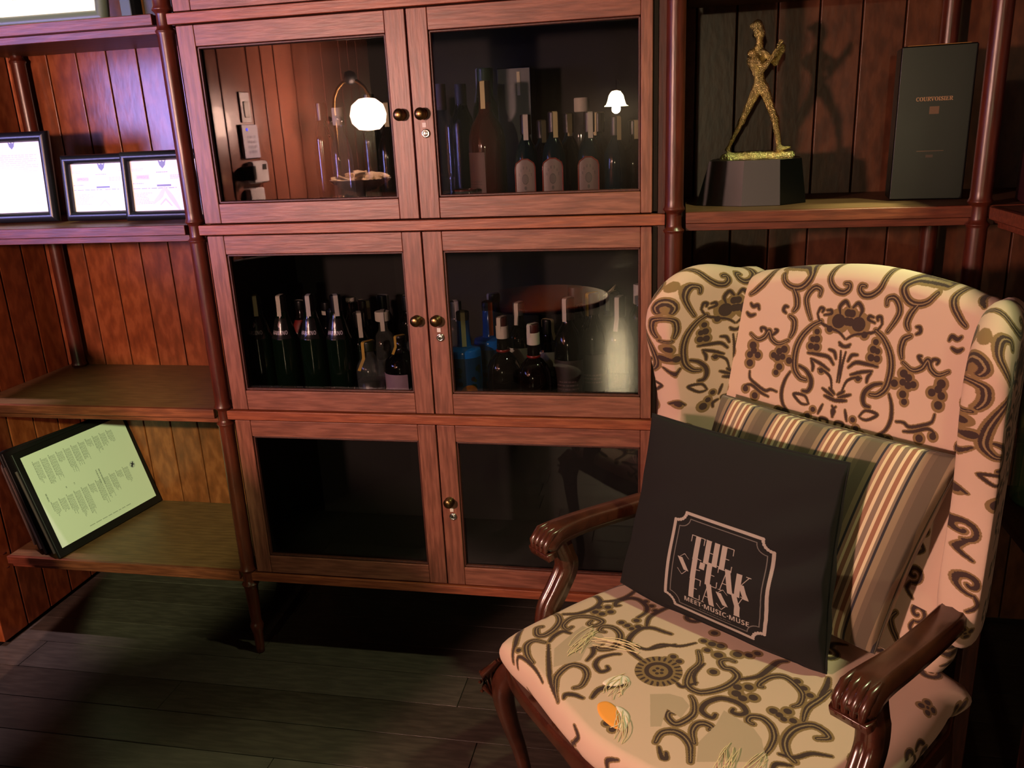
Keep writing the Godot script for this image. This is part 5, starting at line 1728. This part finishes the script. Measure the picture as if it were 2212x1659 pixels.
		for k in 5:
			var a := (k - 2) * 0.34
			var x: float = (0.336 + 0.003 * cos(a)) * s
			kn.tube([Vector3(0.318 * s, 0.424, 0.135 + a * 0.02), Vector3(x + 0.004 * s, 0.39, 0.148 + a * 0.026), Vector3(x + 0.006 * s, 0.35 + 0.01 * absf(a), 0.146 + a * 0.024), Vector3(x + 0.003 * s, 0.305 + 0.03 * absf(a), 0.136 + a * 0.012)], [0.004, 0.0075, 0.0065, 0.002], 8)
			for j in 3:
				kn.lathe([Vector2(0, -0.005), Vector2(0.0045, 0), Vector2(0, 0.005)], 7, Transform3D(Basis(), Vector3(x + 0.0095 * s, 0.392 - j * 0.022, 0.149 + a * 0.026 + 0.003 * (j % 2))))
		part("carved_knee", kn, M.chair_wood, c)
		# rear leg
		part("leg", B.new().sweep([Vector3(0.262 * s, 0.43, -0.385), Vector3(0.268 * s, 0.25, -0.4), Vector3(0.276 * s, 0.1, -0.435), Vector3(0.284 * s, 0.0, -0.475)], round_rect(0.034, 0.034, 0.007), [1.0, 0.95, 0.85, 0.75], Vector3(0, 0.2, 1)), M.chair_wood, c)
		# arm: flat-topped rail with a rolled end, and an S-shaped fluted support
		var ax := 0.33 if s < 0 else 0.322
		var ay := -0.008 if s < 0 else 0.012
		var arm := spline([Vector3((ax - 0.014) * s, 0.634 + ay, -0.29), Vector3((ax - 0.006) * s, 0.637 + ay, -0.2), Vector3(ax * s, 0.642 + ay, -0.1), Vector3(ax * s, 0.644 + ay, -0.035), Vector3(ax * s, 0.64 + ay, -0.002), Vector3(ax * s, 0.624 + ay, 0.016), Vector3(ax * s, 0.606 + ay, 0.012)], 5)
		var asc := []
		for k in arm.size():
			var t := float(k) / (arm.size() - 1)
			asc.append(Vector2(lerpf(0.85, 1.12, smoothstep(0.3, 0.75, t)), lerpf(1.0, 0.82, smoothstep(0.7, 1.0, t))))
		var top := PackedVector2Array([Vector2(-0.024, -0.016), Vector2(0.024, -0.016), Vector2(0.0265, -0.004), Vector2(0.0255, 0.01), Vector2(0.019, 0.0165), Vector2(0.012, 0.0155), Vector2(0.0, 0.0185), Vector2(-0.012, 0.0155), Vector2(-0.019, 0.0165), Vector2(-0.0255, 0.01), Vector2(-0.0265, -0.004)])
		part("arm", B.new().sweep(arm, top, asc), M.chair_wood, c)
		var knu := B.new()
		for k in 4:
			knu.tube([Vector3((ax + (k - 1.5) * 0.0125) * s, 0.657 + ay, -0.016), Vector3((ax + (k - 1.5) * 0.0128) * s, 0.652 + ay, 0.008), Vector3((ax + (k - 1.5) * 0.0128) * s, 0.634 + ay, 0.025), Vector3((ax + (k - 1.5) * 0.012) * s, 0.61 + ay, 0.026)], [0.003, 0.0072, 0.0078, 0.004], 8)
		part("carved_scroll", knu, M.chair_wood, c)
		var sup := spline([Vector3(ax * s, 0.63 + ay, -0.02), Vector3(ax * s, 0.59 + ay, -0.036), Vector3(ax * s, 0.55, -0.04), Vector3((ax + 0.002) * s, 0.51, -0.018), Vector3((ax + 0.003) * s, 0.47, 0.008), Vector3((ax - 0.002) * s, 0.42, 0.02), Vector3((ax - 0.004) * s, 0.395, 0.02)], 5)
		var flute := PackedVector2Array([Vector2(-0.017, -0.016), Vector2(0.017, -0.016), Vector2(0.0185, 0.006), Vector2(0.015, 0.017), Vector2(0.008, 0.0205), Vector2(0.003, 0.0165), Vector2(0.0, 0.0155), Vector2(-0.003, 0.0165), Vector2(-0.008, 0.0205), Vector2(-0.015, 0.017), Vector2(-0.0185, 0.006)])
		part("arm_support", B.new().sweep(sup, flute, [1.12, 1.08, 1.0, 0.98, 0.95, 0.95, 0.98, 1.05], Vector3(0, 0, 1)), M.chair_wood, c)
		# wing
		var wo := closed_spline([Vector2(-0.268, 0.655), Vector2(-0.285, 0.74), Vector2(-0.3, 0.815), Vector2(-0.29, 0.9), Vector2(-0.27, 0.99), Vector2(-0.275, 1.055), Vector2(-0.315, 1.1), Vector2(-0.375, 1.118), Vector2(-0.45, 1.105), Vector2(-0.52, 1.08), Vector2(-0.5, 0.9), Vector2(-0.46, 0.7), Vector2(-0.43, 0.55), Vector2(-0.35, 0.55), Vector2(-0.285, 0.6)], 5)
		var wb := B.new().puff(wo, func(x, y, h): return Vector3(s * (0.312 + (x + 0.28) * 0.3 - h * 0.034), y, x), 0.16, 0.1).outward()
		wb.planar(Vector3(0, 1.14, -0.375 - 0.28 * s * -1.0 * 0.0), Vector3(0, 0, 1.0 / 0.56), Vector3(0, -1.0 / 0.56, 0))
		for i in wb.uv.size():
			wb.uv[i].x = 0.5 + (wb.v[i].z + 0.38 - s * (wb.v[i].x * s - 0.312) * 0.6 * s) / 0.56
		part("wing", wb, P.cloth, c)
	# back: padded panel leaning away, and its outer cover
	var bo := closed_spline([Vector2(-0.255, 0.46), Vector2(-0.26, 0.7), Vector2(-0.262, 0.95), Vector2(-0.25, 1.075), Vector2(-0.19, 1.103), Vector2(-0.1, 1.118), Vector2(0.0, 1.126), Vector2(0.1, 1.118), Vector2(0.19, 1.103), Vector2(0.25, 1.075), Vector2(0.262, 0.95), Vector2(0.26, 0.7), Vector2(0.255, 0.46), Vector2(0.0, 0.45)], 5)
	var bb := B.new().puff(bo, func(x, y, h): return Vector3(x, y, -0.428 - 0.17 * (y - 0.6) + h * 0.045 + 0.35 * x * x), 0.1, 0.1).outward()
	for i in bb.uv.size():
		bb.uv[i] = Vector2(0.5 + (bb.v[i].x + 0.0086) / 0.56, (1.14 - bb.v[i].y) / 0.56)
	part("backrest", bb, P.cloth, c)
	part("back_rail", B.new().sweep([Vector3(-0.27, 0.4, -0.4), Vector3(0.27, 0.4, -0.4)], round_rect(0.05, 0.03, 0.006), [1.0]), M.chair_wood, c)

func patch_on_seat(o: PackedVector2Array, lift: float) -> B:
	return B.new().puff(o, func(x, y, h): return Vector3(x, seat_top(x, y) + h * lift, y), 0.25, 0.2).outward()

# ---------------------------------------------------------------- cushions
func cushion(called: String, label: String, m: Material, bl: Vector3, br: Vector3, tl: Vector3, tr: Vector3, fat: float, bow: Array, scale: Vector2, seam: Material, sag := 0.0) -> void:
	var xf := Transform3D(Basis(Vector3.UP, -0.7288), Vector3(0.59, 0, 0.633))
	var c := thing(called, label, "cushion")
	c.transform = xf
	var o := PackedVector2Array()
	for q in 4:
		var a := [Vector2(-1, -1), Vector2(1, -1), Vector2(1, 1), Vector2(-1, 1)][q] as Vector2
		var b := [Vector2(1, -1), Vector2(1, 1), Vector2(-1, 1), Vector2(-1, -1)][q] as Vector2
		for k in 16:
			var t := k / 16.0
			var p := a.lerp(b, t)
			var inw := -((a + b) / 2.0)
			o.append(p + inw * float(bow[q]) * pow(sin(t * PI), 0.8))
	var nn := (br - bl).cross(tl - bl).normalized()
	var lay := func(x: float, y: float, h: float) -> Vector3:
		var u := (x + 1) / 2
		var w := (y + 1) / 2
		var p := bl.lerp(br, u).lerp(tl.lerp(tr, u), w)
		var f := (1.0 - pow(absf(x), 2.6)) * (1.0 - pow(absf(y), 2.6))
		var bulge := fat * (0.14 + 0.86 * sqrt(maxf(f, 0.0))) * (1.0 - 0.45 * w * sag)
		var wrinkle := 0.005 * sag * sin(9.0 * (x * 0.5 - y * 1.3) + 2.5 * x) * smoothstep(0.15, 0.8, absf(x)) * (1.0 if x > 0 else 0.3) * smoothstep(0.9, 0.1, y)
		return p + nn * (h * bulge + wrinkle * h)
	var b := B.new()
	var ks := []
	for k in 15:
		ks.append(sin(PI / 2 * k / 14.0))
	var rows := []
	for k in range(0, 14):
		var row := PackedVector3Array()
		for p in o:
			row.append(lay.call(p.x * ks[k], p.y * ks[k], -1.0))
		rows.append(row)
	for k in range(14, -1, -1):
		var row := PackedVector3Array()
		for p in o:
			row.append(lay.call(p.x * ks[k], p.y * ks[k], 1.0 if k < 14 else 0.0))
		rows.append(row)
	b.patch(rows, true, 1)
	# recover the flat coordinates for the print
	var n := o.size()
	var i := 0
	for r in rows.size():
		var k: float = ks[r] if r < 14 else ks[28 - r]
		for j in n + 1:
			var p := o[j % n] * k
			b.uv[i] = Vector2((p.x + 1) / 2 * scale.x, (1 - p.y) / 2 * scale.y)
			i += 1
	b.outward()
	part("cover", b, m, c)
	var ed := []
	for p in o:
		ed.append(lay.call(p.x, p.y, 0.0))
	ed.append(ed[0])
	part("seam", B.new().tube(ed, 0.0022, 6), seam, c)

func build_cushions() -> void:
	cushion("striped_cushion", "striped cream, brown and olive cushion resting against the chair back", P.stripes, Vector3(-0.27, 0.5, -0.3), Vector3(0.18, 0.5, -0.3), Vector3(-0.215, 0.862, -0.37), Vector3(0.258, 0.866, -0.37), 0.052, [0.02, 0.05, 0.03, 0.05], Vector2(4.3, 1.0), plain(Color(0.3, 0.27, 0.22), 0.9))
	cushion("black_cushion", "black cushion printed with a pale emblem, propped before the striped one", P.logo, Vector3(-0.29, 0.488, -0.155), Vector3(0.15, 0.488, -0.205), Vector3(-0.262, 0.848, -0.215), Vector3(0.13, 0.85, -0.26), 0.056, [-0.07, 0.05, 0.035, 0.1], Vector2(1, 1), plain(Color(0.04, 0.04, 0.045), 0.9), 1.0)
